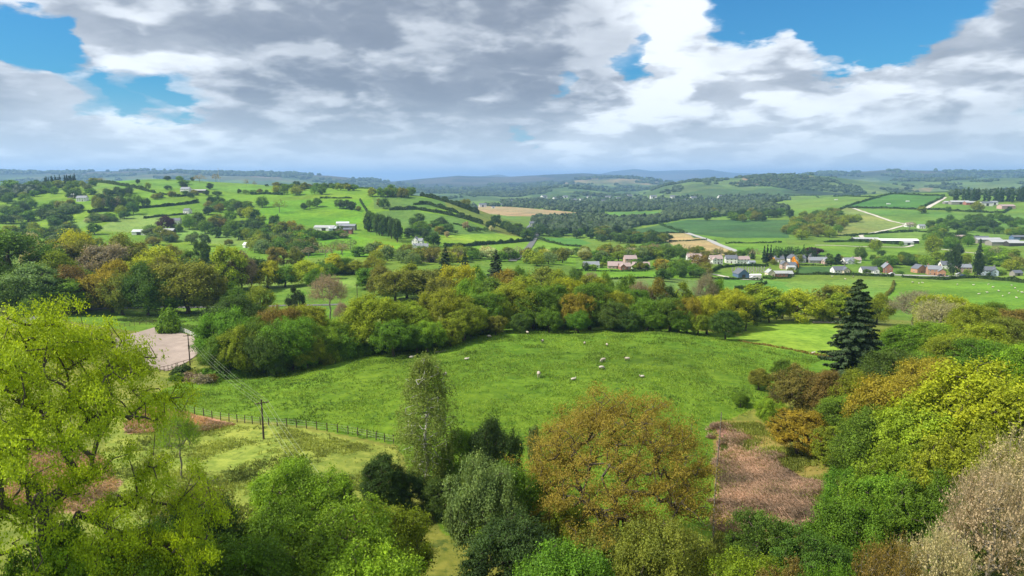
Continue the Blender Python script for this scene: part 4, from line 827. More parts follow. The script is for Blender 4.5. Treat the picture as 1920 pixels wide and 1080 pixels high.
fill([(165,412),(240,408),(240,416),(165,418)], 12, (6,10), (9,13), 'GSNW', 'far', 'in the thick hedge above the pale field', 560, 1100)
fill([(0,440),(60,440),(100,445),(140,440),(160,448),(60,460),(0,460)], 16, (8,13), (10,15), 'oNGDy', 'far', 'in the wood at the foot of the left hill', 500, 900)
fill([(505,350),(640,348),(690,356),(640,360),(505,356)], 22, (7,12), (10,15), 'ooyDGG', 'far', 'along the crest of the left hill', 900, 1500)
fill([(695,364),(790,366),(790,372),(695,370)], 14, (12,17), (12,17), 'DyGo', 'far', 'along the upper edge of the shoulder', 900, 1400)
fill([(560,470),(660,466),(665,480),(560,484)], 18, (6,9), (8,12), 'BBoS', 'barefar', 'in the grey scrub below the pale sheds', 500, 800)
fill([(755,440),(800,435),(800,447),(760,452)], 8, (8,12), (9,13), 'NDG', 'far', 'behind the white cottage', 560, 900)
fill([(745,478),(840,480),(1000,482),(1080,478),(1080,490),(900,494),(745,490)], 30, (6,10), (9,13), 'BSoGW', 'far', 'in the pale scrub beyond the pointed firs', 440, 760)
fill([(1205,477),(1240,472),(1420,482),(1420,488),(1300,486),(1210,486)], 12, (7,11), (9,13), 'yoGB', 'far', 'behind the white village houses', 500, 900)
fill([(1470,412),(1530,400),(1600,404),(1610,420),(1560,445),(1500,450),(1470,440)], 34, (11,15), (12,17), 'oyyoNG', 'far', 'in the brownish hanging wood', 850, 1500)
fill([(1315,405),(1330,398),(1480,398),(1490,412),(1400,418),(1330,416)], 30, (12,16), (13,18), 'DDNoG', 'far', 'in the long dark hill wood', 900, 1700)
fill([(1788,374),(1920,376),(1930,380),(1788,380)], 30, (24,30), (8,11), 'CDD', 'coniferfar', 'in the tall fir wood at the right edge', 1100, 1800)
fill([(1735,425),(1800,410),(1925,408),(1925,432),(1800,434),(1740,434)], 36, (9,14), (11,15), 'NNGD', 'far', 'in the round-crowned wood at the right', 700, 1400)
fill([(1735,452),(1800,450),(1830,462),(1800,468),(1745,464)], 16, (10,14), (10,14), 'NGG', 'far', 'in the grove above the brick houses', 560, 1000)
fill([(1835,470),(1905,476),(1905,482),(1835,478)], 10, (5,8), (8,12), 'GBg', 'far', 'in the hedgerow under the grey farm', 500, 900)
fill([(1650,498),(1850,498),(1920,506),(1920,500),(1700,492)], 14, (5,8), (6,9), 'GNg', 'far', WV, 480, 700)
fill([(1080,485),(1130,478),(1240,476),(1240,482),(1090,492)], 16, (7,10), (9,12), 'yGoWS', 'far', 'behind the pink-roofed houses', 480, 800)
fill([(0,430),(330,440),(340,462),(180,470),(0,465)], 22, (8,13), (10,14), 'NGGoyS', 'far', 'at the foot of the left hill', 480, 900)
fill([(330,425),(470,400),(500,430),(560,440),(600,450),(560,462),(440,455),(360,436)], 40, (9,14), (10,15), 'NNGGoyDG', 'far', 'in the mixed wood below the hill fields', 520, 1000)
fill([(390,380),(470,385),(450,405),(390,410)], 14, (8,13), (10,14), 'NGDo', 'far', 'in the spinney on the left hill', 640, 1200)
fill([(480,455),(560,452),(600,480),(470,476)], 26, (9,13), (10,14), 'NDGoyS', 'far', 'in the wood left of the pale scrub', 460, 800)
fill([(560,440),(640,436),(665,446),(600,452)], 12, (5,9), (8,12), 'oGNB', 'far', 'below the pale farm sheds', 560, 900)
fill([(755,430),(830,418),(850,440),(800,450)], 14, (8,13), (9,14), 'NGDo', 'far', 'on the shoulder above the white cottage', 600, 1000)
fill([(660,478),(1000,484),(1080,488),(1080,500),(700,498)], 34, (8,12), (9,13), 'ySoGYy', 'far', 'in the belt beyond the pointed firs', 380, 640)
fill([(1080,478),(1150,470),(1240,468),(1290,482),(1230,486),(1100,496)], 30, (7,11), (9,12), 'yGoWSN', 'far', 'behind the pink-roofed houses', 480, 900)
fill([(1230,505),(1330,502),(1330,528),(1230,532)], 16, (6,10), (7,10), 'NGoR', 'far', WV, 400, 640)
fill([(905,432),(960,425),(1000,440),(985,450)], 14, (9,14), (11,15), 'DDN', 'far', 'in the dark wood by the valley road', 700, 1300)
fill([(1000,440),(1010,430),(1080,425),(1250,450),(1250,462),(1170,458),(1080,448)], 60, (9,14), (12,17), 'DDNNo', 'far', 'in the long dark valley wood', 750, 1500)
fill([(0,352),(90,348),(180,345),(170,360),(60,372),(0,372)], 30, (8,13), (11,15), 'NGDSy', 'far', 'on the upper far left slope', 800, 1500)
fill([(210,372),(300,366),(400,360),(420,366),(300,376),(220,380)], 14, (6,9), (9,12), 'NGDo', 'far', 'along the hedge line of the upper left hill', 700, 1400)
fill([(1575,400),(1580,430),(1560,445),(1500,452),(1470,440),(1500,405)], 26, (10,14), (12,16), 'oyGoy', 'far', 'in the brownish hanging wood', 850, 1500)
fill([(1740,432),(1925,434),(1925,442),(1740,442)], 20, (7,11), (9,13), 'GNGy', 'far', 'in the hedgerow below the round-crowned wood', 640, 1200)
fill([(1650,485),(1700,480),(1920,490),(1920,500),(1800,498),(1660,496)], 26, (6,10), (8,11), 'GNgyo', 'far', WV, 480, 760)
fill([(1430,488),(1560,484),(1680,494),(1680,500),(1560,496),(1430,500)], 16, (4,8), (5,8), 'GNgyo', 'far', WV, 480, 700)
fill([(1560,510),(1700,508),(1900,514),(1900,518),(1700,514),(1560,514)], 12, (2.5,5), (4,6), 'GNgyo', 'far', WV, 440, 640)
fill([(1090,500),(1230,500),(1330,506),(1330,512),(1230,508),(1090,508)], 14, (3,7), (4,7), 'GNgyo', 'far', WV, 420, 640)
# ------------------------------------------------------------------ distant woodland nobody could count
def distant():
    rng = np.random.default_rng(5); n = 90000; Y = np.exp(rng.uniform(math.log(1050), math.log(6800), n)); a = rng.uniform(-.9, .9, n); Xx = a*Y
    z = hf(Xx, Y); q = (z-CAMZ)/Y; PY = 540-np.tan(np.arctan(q)+PITCH)*F; PX = 960+a*F*(math.cos(PITCH)+(540-PY)/F*math.sin(PITCH))
    keep = np.zeros(n, bool); d1 = fbm(Xx/420, Y/420, 61, 4); d2 = fbm(Xx/90, Y/140, 44, 3)
    far = Y > 2300; keep |= far & (d1+.5*d2 > .12) & (Y > 2700)
    # the dark valley woods, line by line
    for poly, y0, y1, dn in [([(900,392),(940,400),(1000,412),(1010,436),(1080,446),(1150,440),(1170,450),(1240,456),(1255,440),(1150,432),(1290,410),(1480,398),(1470,385),(1400,392),(1300,392),(1200,410),(1130,408),(1060,405),(1000,400),(930,388)],1050,2300,1.0),
                             ([(880,385),(1000,382),(1480,372),(1500,385),(1300,396),(1100,400),(900,396)],1500,3200,.32),([(940,375),(1480,365),(1480,380),(940,388)],2200,4200,.28),([(1080,384),(1280,376),(1440,370),(1440,384),(1280,392),(1100,392)],1700,3200,.4),([(1560,366),(1920,360),(2000,366),(1560,372)],1500,2600,.35),
                             ([(-100,345),(100,345),(60,372),(-100,372)],900,1500,.3)]:
        m = (Y > y0) & (Y < y1) & inpoly(PX, PY, poly) & (rng.random(n) < dn); keep |= m
    excl = inpoly(PX, PY, [(895,386),(960,388),(1080,398),(1110,405),(1000,412),(890,398)]) | inpoly(PX, PY, [(1120,405),(1150,397),(1235,396),(1240,409),(1160,413)]) | (inpoly(PX, PY, [(1440,388),(1490,366),(1660,362),(1780,362),(1780,400),(1560,395)]) & (Y < 2300))
    keep &= ~excl; keep &= ~((PX < 980) & (Y < 1500) & (PY < 400) & (PX > 100))
    X0 = Xx[keep]; Y0 = Y[keep]; Z0 = z[keep]; m = len(X0); s = np.where(Y0 > 2600, rng.uniform(.9,1.6,m)*Y0/2600*6, rng.uniform(5,8,m)); hh = s*np.where(Y0 > 2600, .9, 1.25)
    # low rounded crown: 3 rings
    an = np.arange(6)*PI/3; ring = lambda r, zz: np.stack([np.cos(an)*r, np.sin(an)*r, np.full(6, zz)], -1)
    T = np.concatenate([ring(.8,0), ring(1,.55), ring(.62,1.0), [[0,0,1.2]]]); tv = len(T)
    co = T[None]*np.stack([s,s,hh], -1)[:,None]*(1+rng.normal(0,.16,(m,tv,1)))
    co = co + np.stack([X0,Y0,Z0-.6], -1)[:,None]
    tri = []
    for r in (0, 6):
        for k in range(6):
            k2 = (k+1) % 6; tri += [(r+k, r+k2, r+6+k2), (r+k, r+6+k2, r+6+k)]
    for k in range(6): tri.append((12+k, 12+(k+1) % 6, 18))
    tri = np.array(tri); f = (tri[None]+(np.arange(m)*tv)[:,None,None]).ravel()
    me = mesh_np('distant_woodland', co.reshape(-1,3), f, 3, [LEAF]); t = np.repeat(np.clip(.42+rng.normal(0,.3,m), 0, 1), tv)
    fattr(me, 'tone', t); fattr(me, 'hue', np.repeat(np.clip(rng.normal(.2,.4,m),0,1), tv))
    o = mesh_obj('distant_woodland', me); o.color = (.06,.10,.042,1); tag(o, 'massed dark woods and hedgerow trees of the far valley and hills', 'woodland', kind='stuff'); print('distant', m)
distant()
# ------------------------------------------------------------------ buildings
def mcol(name, c, r=.8, var=.08, sc=.6, bump=0): return simple(name, c, r, var, sc, .3, bump)
WALL = dict(w=mcol('white_render', (.72,.71,.67)), c=mcol('cream_render', (.62,.55,.40)), p=mcol('pink_render', (.50,.34,.29)), r=mcol('red_brick', (.34,.15,.11), .9, .25, 2), o=mcol('orange_brick', (.46,.25,.15), .9, .25, 2), s=mcol('grey_stone', (.27,.25,.22), .9, .3, 1.5), b=mcol('blue_cladding', (.10,.16,.27), .6), d=mcol('dark_boards', (.05,.045,.04)), l=mcol('pale_blue_render', (.45,.52,.60)))
ROOF = dict(s=mcol('slate', (.12,.13,.155), .6, .2, 1.2), g=mcol('grey_slate', (.22,.235,.26), .6, .2, 1.2), p=mcol('pinkish_tile', (.34,.26,.245), .8, .2, 1.2), t=mcol('brown_tile', (.22,.13,.09), .8, .2, 1.2), m=mcol('metal_sheet', (.55,.58,.60), .45, .1, .3), w=mcol('white_sheet', (.80,.80,.78), .5, .06, .3), a=mcol('asbestos_sheet', (.36,.37,.37), .8, .2, .4))
PANE, nt_, b_ = new_mat('window_glass'); b_.inputs['Base Color'].default_value = (.02,.025,.03,1); b_.inputs['Roughness'].default_value = .12
FRAME = mcol('white_frame', (.75,.75,.73)); DOORM = mcol('painted_door', (.10,.05,.04)); STONE = mcol('weathered_stone', (.38,.36,.32), .9, .3, 3)
def boxes(lst):
    co = []; f = []
    for (cx, cy, cz, sx, sy, sz) in lst:
        b = len(co)
        for z in (-.5,.5):
            for y in (-.5,.5):
                for x in (-.5,.5): co.append((cx+x*sx, cy+y*sy, cz+z*sz))
        f += [b+0,b+2,b+3,b+1, b+4,b+5,b+7,b+6, b+0,b+1,b+5,b+4, b+2,b+6,b+7,b+3, b+0,b+4,b+6,b+2, b+1,b+3,b+7,b+5]
    return np.array(co, float), np.array(f)
def box_obj(name, lst, mat, parent=None):
    co, f = boxes(lst); return mesh_obj(name, mesh_np(name, co, f, 4, [mat]), parent)
WIN = None
def win_mesh():
    global WIN
    if WIN is None:
        co, f = boxes([(0,-.02,0,1.25,.06,1.25)]); co2, f2 = boxes([(-.28,-.06,0,.48,.03,1.02),(.28,-.06,0,.48,.03,1.02)])
        WIN = mesh_np('window', np.r_[co, co2], np.r_[f, f2+8], 4, [FRAME, PANE]); mi = np.zeros(18, np.int32); mi[6:] = 1; WIN.polygons.foreach_set('material_index', mi)
    return WIN
def wall_roof(o, dx, dy, w, d, h, pit, rot, wm, rm, over=.35):
    """one gabled block: ridge along local x, or along y when rot"""
    hw, hd = w/2, d/2; rise = hd*math.tan(math.radians(pit)) if not rot else hw*math.tan(math.radians(pit))
    def T(x, y, z): return (dx+x, dy+y, z)
    if not rot:
        v = [T(-hw,-hd,-1.5),T(hw,-hd,-1.5),T(hw,hd,-1.5),T(-hw,hd,-1.5),T(-hw,-hd,h),T(hw,-hd,h),T(hw,hd,h),T(-hw,hd,h),T(-hw,0,h+rise),T(hw,0,h+rise)]
        f = [(0,1,5,4),(2,3,7,6),(1,2,6,9,5),(3,0,4,8,7)]
    else:
        v = [T(-hw,-hd,-1.5),T(hw,-hd,-1.5),T(hw,hd,-1.5),T(-hw,hd,-1.5),T(-hw,-hd,h),T(hw,-hd,h),T(hw,hd,h),T(-hw,hd,h),T(0,-hd,h+rise),T(0,hd,h+rise)]
        f = [(0,1,5,8,4),(2,3,7,9,6),(1,2,6,5),(3,0,4,7)]
    me = bpy.data.meshes.new('wall'); me.from_pydata(v, [], f); me.materials.append(wm); mesh_obj('wall', me, o)
    th = .16; e = over; s = rise/(hd if not rot else hw); rv = []; rf = []
    for sg in (-1, 1):
        b = len(rv)
        if not rot: a = [T(-hw-e, sg*(hd+e), h-e*s+.06), T(hw+e, sg*(hd+e), h-e*s+.06), T(hw+e, 0, h+rise+.06), T(-hw-e, 0, h+rise+.06)]
        else: a = [T(sg*(hw+e), -hd-e, h-e*s+.06), T(sg*(hw+e), hd+e, h-e*s+.06), T(0, hd+e, h+rise+.06), T(0, -hd-e, h+rise+.06)]
        rv += a + [(x, y, z+th) for x, y, z in a]
        rf += [(b,b+1,b+2,b+3),(b+7,b+6,b+5,b+4),(b,b+4,b+5,b+1),(b+1,b+5,b+6,b+2),(b+3,b+2,b+6,b+7),(b,b+3,b+7,b+4)]
    me = bpy.data.meshes.new('roof'); me.from_pydata(rv, [], rf); me.materials.append(rm); r = mesh_obj('roof', me, o)
    return r, rise
def house(px, py, blocks, wall='w', roof='s', rz=0, chim=1, label='', name='house', win=True, ymin=380, ymax=2000, cat='house', group=None):
    p = hit(px, py, ymin, ymax); o = empty(name, p, math.radians(rz)); tag(o, label, cat, group); o.scale = (.86,.86,.84) if p.y < 700 else (1,1,1)
    for bi, (dx, dy, w, d, h, pit, rot) in enumerate(blocks):
        wm = wall if isinstance(wall, str) else wall[min(bi, len(wall)-1)]; wm = WALL[wm[min(bi, len(wm)-1)]]; rm = ROOF[roof[min(bi, len(roof)-1)]]
        r, rise = wall_roof(o, dx, dy, w, d, h, pit, rot, wm, rm)
        if chim and bi == 0:
            for c in range(chim):
                cx = dx + (w/2-.7)*(1 if c == 0 else -1) if not rot else dx
                box_obj('chimney', [(cx, dy, h+rise+.35, .9, .7, 1.9), (cx-.2, dy, h+rise+1.5, .25, .25, .4), (cx+.2, dy, h+rise+1.5, .25, .25, .4)], WALL['r' if wall[0] in 'ro' else 's'], r)
        if win:
            rows = 2 if h > 4.2 else 1; n = max(1, int(w/2.8)); fy = dy-d/2
            for q in range(rows):
                for k in range(n):
                    wx = dx-w/2+(k+.5)*w/n
                    if q == 0 and k == n//2 and bi == 0: box_obj('door', [(wx, fy-.04, .95, 1.0, .1, 2.1)], DOORM, o); continue
                    wo = mesh_obj('window', win_mesh(), o); wo.location = (wx, fy-.03, 1.5+q*2.6)
            for sg in (-1, 1):
                for q in range(rows):
                    wo = mesh_obj('window', win_mesh(), o); wo.location = (dx+sg*(w/2+.03), dy, 1.5+q*2.6); wo.rotation_euler = (0,0,sg*PI/2)
        elif h > 2.5:
            box_obj('doorway', [(dx, dy-d/2-.04, h*.42, min(w*.3, 4.5), .1, h*.84)], WALL['d'], o)
    return o
H1 = house
B = lambda w, d, h, pit=38, rot=False, dx=0, dy=0: (dx, dy, w, d, h, pit, rot)
# village, right half
H1(1662,511,[B(7.5,11,5,48,True)],'r','g',-14,1,'red brick gable-fronted house standing alone by the street')
H1(1572,511,[B(12,8,2.8,38),B(6,8,2.9,40,True,4.4,-2.2)],'wc','s',4,1,'white bungalow with slate roof and cream front gable, left one below the dark trees')
H1(1628,511,[B(14,8,2.7,36),B(5,7,2.7,38,True,5,-2)],'w','s',-5,0,'white bungalow with slate roof left of the red brick gabled house')
H1(1722,511,[B(10,8,4.2,36,True),B(13,8,3.4,38,False,9,1)],'o','s',12,0,'orange brick barn conversion with long slate roof')
H1(1750,515,[B(11,8,5.6,38),B(6,7,4.2,38,True,5,-4)],'o','g',-18,2,'tall orange brick house with pale slate roof beside the barn conversion')
H1(1775,504,[B(13,8,4.6,38)],'w','s',-8,2,'white house half hidden behind the tall orange brick house')
H1(1806,510,[B(12,7,5,38)],'p','g',-6,2,'pink-rendered house between two dark conifers')
H1(1850,516,[B(12,7.5,5.2,40),B(5.5,6,4.8,42,True,4,-4)],'l','s',-14,2,'pale blue house with dark slate roof at the right end of the street')
H1(1905,517,[B(8,6,3,35)],'s','s',5,0,'low stone outbuilding at the right edge of the street', 'outbuilding', False, cat='outbuilding')
H1(1590,494,[B(11,8,3,38),B(5,6,3,40,True,-2,-3)],'w','g',6,1,'white bungalow behind the two slate-roofed ones')
H1(1604,492,[B(9,7,3,36)],'w','p',-10,1,'small white house right of the cone-shaped dark tree')
H1(1485,492,[B(9,8,4.6,40,True),B(12,8,4.2,38,False,8,2)],'w','s',8,2,'white gabled house at the foot of the fir belt')
H1(1508,490,[B(15,8,4,38)],'w','s',4,1,'long slate-roofed white house left of the purple tree')
H1(1532,493,[B(18,8,3.2,36),B(6,6,3,38,True,6,-4)],'s','g',-4,2,'long grey stone house below the purple tree')
H1(1550,495,[B(9,6,3,36)],'p','a',10,0,'low pink outbuilding at the right end of the grey stone house', 'outbuilding', False, cat='outbuilding')
H1(1460,491,[B(9,7,3.4,38)],'w','s',-6,1,'small white cottage left of the white gabled house')
H1(1470,504,[B(6.5,7,4.8,42,True),B(9,6.5,4,36,False,6,1)],'pw','s',-3,1,'pink-gabled house between two golden hedges')
H1(1482,506,[B(7,5,3,25)],'w','a',-3,0,'flat-roofed white annexe beside the pink-gabled house', 'annexe', False, cat='annexe')
H1(1443,518,[B(6,7,3.6,42,True),B(13,6,2.8,32,False,8.5,1)],'cr','a',3,1,'yellow-gabled cottage with long low wing behind a hedge')
H1(1477,518,[B(7,6,2.8,34)],'s','a',3,0,'stone shed at the right end of the yellow cottage', 'shed', False, cat='shed')
H1(1389,520,[B(9.5,10,3.6,38,True)],'b','b' if 'b' in ROOF else 's',8,0,'navy blue clad barn with pale gable beside a courtyard', 'barn', False, cat='barn')
H1(1412,520,[B(12,5,2.2,14)],'w','w',4,0,'low white shed beside the navy barn', 'shed', False, cat='shed')
# village, left half
H1(1301,491,[B(14,8,5.2,36)],'w','p',-4,2,'large white house with pink-tiled roof, upper left of the cemetery')
H1(1341,494,[B(12,8,5,38),B(5,6,4.6,40,True,-3,-4)],'w','p',6,1,'white house with pinkish roof second from the large white one')
H1(1370,493,[B(11,7.5,4.8,38)],'w','s',-8,1,'white house with dark slate roof above the cemetery')
H1(1391,494,[B(13,7.5,4.6,36)],'w','p',4,1,'white pink-roofed house at the right end of the terrace')
H1(1409,496,[B(6,5,2.6,30)],'l','g',0,0,'small pale blue shed beside the terrace', 'shed', False, cat='shed')
H1(1302,508,[B(16,8,4.6,36),B(5,6,4.4,38,True,-6,-4)],'p','p',-5,1,'pinkish brick house behind russet trees')
H1(1268,503,[B(7,6,2.8,34)],'s','s',4,0,'dark-roofed outbuilding among village trees', 'outbuilding', False, cat='outbuilding')
H1(1108,502,[B(13,8,2.7,34),B(5,6,2.7,36,True,-3,-3)],'w','g',4,0,'white bungalow at the far left of the village')
H1(1153,503,[B(12,9,2.7,34)],'p','p',-5,0,'pink-roofed bungalow left of the small red brick front')
H1(1171,505,[B(9,7,3,36),B(4.5,6,3.2,42,True,-2.5,-4)],'r','p',3,0,'red brick bungalow with pink roof in the middle of the row')
H1(1181,494,[B(11,8,4.8,36)],'p','p',5,1,'two-storey pink house above the bungalow row')
H1(1201,503,[B(14,8,2.8,34),B(6,6,3,38,True,-5,-4)],'w','p',-3,0,'white-gabled bungalow with pink roof at the right of the row')
# farms and cottages of the slopes
def far_house(*a, **k): return house(*a, **k)
FH = dict(ymin=560, ymax=2200)
H1(780,458,[B(7,6.5,4.4,46,True),B(6,6,4,42,False,5,1)],'w','g',-16,1,'white steep-gabled cottage at the foot of the plantation', **FH)
H1(789,468,[B(15,6.5,3.6,40),B(5,6,3.6,44,True,-6,-3)],'w','g',5,1,'long white cottage just below the steep-gabled one', **FH)
H1(810,491,[B(22,8,3.2,28)],'s','p',2,0,'long low stone barn behind pale scrub', 'barn', False, 420, 760, 'barn')
for a in [(610,432,22,10,3.4,'w','a','long pale metal-roofed shed on the left hill','shed'),(628,433,12,8,3,'l','m','small pale metal shed right of the long one','shed'),(652,431,18,9,4.5,'s','g','grey-roofed farm building left of the plantation','farm_building'),(653,438,9,7,4.5,'r','s','brick farmhouse below the grey farm building','farmhouse'),(643,425,14,8,4,'w','m','pale shed behind the farm buildings','shed')]:
    H1(a[0],a[1],[B(a[2],a[3],a[4],22)],a[5],a[6],rr_.uniform(-12,12),0,a[7],a[8],False,600,1100,a[8].replace('_',' '))
H1(349,360,[B(14,8,4.6,36)],'w','g',-8,1,'white hill farmhouse high on the left hill', **FH)
H1(372,361,[B(26,8,3.2,20)],'d','a',-3,0,'long low dark barn right of the hill farmhouse','barn',False,640,1400,'barn')
H1(155,377,[B(13,8,4.4,36)],'w','g',6,1,'white cottage in the woods of the far left slope', **FH)
H1(139,370,[B(14,9,4,24)],'s','a',-6,0,'grey barn behind the left slope cottage','barn',False,640,1400,'barn')
H1(264,440,[B(14,9,3.4,22)],'w','m',4,0,'white open-sided shed left of the round tree','shed',False,560,900,'shed')
H1(301,441,[B(12,9,3.6,22)],'s','m',-8,0,'pale roofed shed below the copper beech','shed',False,560,900,'shed')
H1(315,440,[B(14,9,4.6,22)],'d','a',5,0,'black open-fronted barn beside the copper beech','barn',False,560,900,'barn')
H1(332,420,[B(9,7,4,38)],'w','s',5,1,'white cottage right of the copper beech', **FH)
H1(352,400,[B(8,7,3.6,38)],'w','s',-15,0,'small white cottage in trees above the copper beech', **FH)
H1(466,464,[B(10,6,3,40)],'w','w',-20,0,'small white glazed building in the trees below the hill', 'greenhouse', False, 500, 900, 'greenhouse')
H1(1000,424,[B(12,8,4.6,36)],'w','s',0,1,'white house in the dark valley wood', **FH)
H1(994,432,[B(9,7,4.4,40,True)],'w','s',20,1,'small white gabled house beside the valley road', **FH)
H1(1676,456,[B(52,12,3.6,16)],'d','w',-3,0,'long low livestock shed with bright white roof','livestock_shed',False,600,1200,'shed')
H1(1622,452,[B(30,10,3,16)],'d','a',-3,0,'long grey shed at the left end of the white-roofed one','shed',False,600,1200,'shed')
H1(1700,459,[B(12,8,3,18)],'w','a',4,0,'small pale shed in front of the white-roofed one','shed',False,600,1200,'shed')
for a in [(1850,455,30,10,4,'s','a','grey-roofed farm range behind bare trees'),(1880,459,34,11,3.6,'s','a','long grey farm shed right of the grey range'),(1902,461,18,10,3.6,'d','a','dark end shed of the grey farm'),(1838,452,16,9,4.4,'s','s','slate-roofed farm building at the left of the grey farm'),(1912,449,20,9,3.4,'b','s','blue-grey shed at the right edge above the farm'),(1800,449,13,8,4,'p','p','pink-roofed house in the grove above the street')]:
    H1(a[0],a[1],[B(a[2],a[3],a[4],20)],a[5],a[6],rr_.uniform(-6,6),0,a[7],'farm_building',False,560,1100,'farm building')
for a in [(1798,383,34,11,4.5,'s','a','long stone farm range under the fir wood'),(1818,384,20,10,4.5,'r','a','brown farm building right of the stone range'),(1848,386,20,11,5.5,'w','s','white farmhouse below the fir wood'),(1862,384,12,10,5,'w','g','small white farm building beside the farmhouse'),(1886,391,26,12,4.5,'p','p','pink brick barn at the right of the hill farm'),(1778,382,18,9,3,'s','a','low grey shed at the left of the hill farm')]:
    H1(a[0],a[1],[B(a[2],a[3],a[4],24)],a[5],a[6],rr_.uniform(-6,6),0,a[7],'farm_building',False,900,1800,'farm building')
H1(1704,425,[B(11,7,3.6,34)],'w','p',4,1,'white cottage at the bend of the pale track', ymin=700, ymax=1500)
H1(1727,428,[B(9,7,3.4,34)],'w','g',-4,0,'small white house right of the track cottage', ymin=700, ymax=1500)
# specks of white houses far down the valley: copies of one farmhouse
proto = house(905,388,[B(22,12,7,36)],'w','s',10,1,None,'farmhouse',False,1400,3000,'house','white houses scattered far down the valley')
proto['label'] = 'tiny white house far down the valley, among fields and woods'; FARH = [proto]
for px, py in [(918,386),(925,390),(938,385),(1140,372),(1160,374),(1180,371),(1020,372),(1040,374),(1060,371),(1090,376),(1105,372),(1225,372),(1245,376),(1262,372),(1285,378),(1300,374),(1330,379),(1350,372),(1240,380),(1130,380),(960,380),(1076,378),(1190,379)]:
    p = hit(px, py, 1500, 5500); o = proto.copy(); COL.objects.link(o); o.location = p; o.rotation_euler = (0,0,rr_.uniform(-1,1)); s = p.y/2600*rr_.uniform(.6,1.1); o.scale = (s,s,s)
    for ch in list(proto.children):
        c = ch.copy(); COL.objects.link(c); c.parent = o
        for g in ch.children: d = g.copy(); COL.objects.link(d); d.parent = c
# ------------------------------------------------------------------ sheep
WOOL = simple('wool', (.42,.36,.29), 1, .22, 9, .1, .3); FACE = simple('dark_face', (.05,.045,.04), .9, .2, 8); WHITEW = simple('pale_wool', (.52,.47,.39), 1, .15, 9, .1, .3)
def sheep_mesh(pose, wool, face):
    if pose == 'graze': rings = [(-.56,.58,.03,.05),(-.54,.62,.14,.17),(-.42,.66,.23,.25),(-.18,.66,.27,.29),(.1,.65,.27,.29),(.34,.63,.23,.26),(.48,.56,.16,.19),(.60,.44,.11,.13),(.68,.32,.085,.10),(.74,.22,.075,.085),(.80,.12,.06,.06),(.83,.07,.03,.03)]; hr = 8
    elif pose == 'lie': rings = [(-.56,.26,.05,.05),(-.5,.30,.19,.16),(-.3,.33,.28,.25),(0,.34,.31,.27),(.25,.34,.27,.25),(.42,.38,.18,.19),(.52,.50,.12,.14),(.56,.62,.10,.11),(.63,.67,.085,.09),(.72,.64,.06,.065),(.79,.60,.03,.03)]; hr = 7
    else: rings = [(-.56,.58,.03,.05),(-.54,.62,.14,.17),(-.42,.66,.23,.25),(-.18,.66,.27,.29),(.1,.66,.27,.29),(.34,.67,.23,.26),(.46,.72,.16,.19),(.55,.82,.12,.13),(.61,.90,.10,.10),(.70,.90,.08,.085),(.80,.85,.06,.06),(.85,.83,.03,.03)]; hr = 8
    n = 10; co = []; f = []; mi = []
    for i, (x, z, ry, rz) in enumerate(rings):
        x0, z0 = rings[max(0,i-1)][:2]; x1, z1 = rings[min(len(rings)-1,i+1)][:2]; a = math.atan2(z1-z0, x1-x0)
        for k in range(n):
            t = 2*PI*k/n; c, s = math.cos(t), math.sin(t); q = 1+.06*math.sin(k*5+i*3)
            co.append((x-math.sin(a)*s*rz*q, c*ry*q, z+math.cos(a)*s*rz*q))
    for i in range(len(rings)-1):
        for k in range(n): f.append((i*n+k, i*n+(k+1)%n, (i+1)*n+(k+1)%n, (i+1)*n+k)); mi.append(1 if i >= hr-1 else 0)
    f.append(tuple(range(n))[::-1]); mi.append(0); f.append(tuple((len(rings)-1)*n+k for k in range(n))); mi.append(1)
    def leg(x, y, top, fx=0):
        b = len(co)
        for (dx, z, r) in ((0, top, .075), (fx*.5, top*.5, .045), (fx, .02, .04)):
            for k in range(6): t = k*PI/3; co.append((x+dx+math.cos(t)*r, y+math.sin(t)*r, z))
        for j in range(2):
            for k in range(6): f.append((b+j*6+k, b+j*6+(k+1)%6, b+j*6+6+(k+1)%6, b+j*6+6+k)); mi.append(1)
        f.append(tuple(b+12+k for k in range(6))); mi.append(1)
    if pose != 'lie':
        for x, fx in ((-.40,-.03),(.32,.02)):
            for y in (-.13,.13): leg(x, y, .48, fx*(1 if y > 0 else -2))
    hx, hz = rings[hr+0][0], rings[hr][1]
    for sg in (-1, 1):
        b = len(co); co.extend([(hx-.02, sg*.07, hz+.05),(hx+.02, sg*.08, hz+.02),(hx-.03, sg*.20, hz+.01),(hx-.05, sg*.12, hz+.04)]); f.append((b,b+1,b+2,b+3)); mi.append(1)
    me = bpy.data.meshes.new('sheep'); me.from_pydata(co, [], f); me.materials.append(wool); me.materials.append(face); me.polygons.foreach_set('material_index', mi); me.polygons.foreach_set('use_smooth', [True]*len(f)); return me
SHM = [sheep_mesh('graze', WOOL, WHITEW), sheep_mesh('stand', WOOL, FACE), sheep_mesh('lie', WHITEW, WHITEW), sheep_mesh('graze', WHITEW, FACE)]
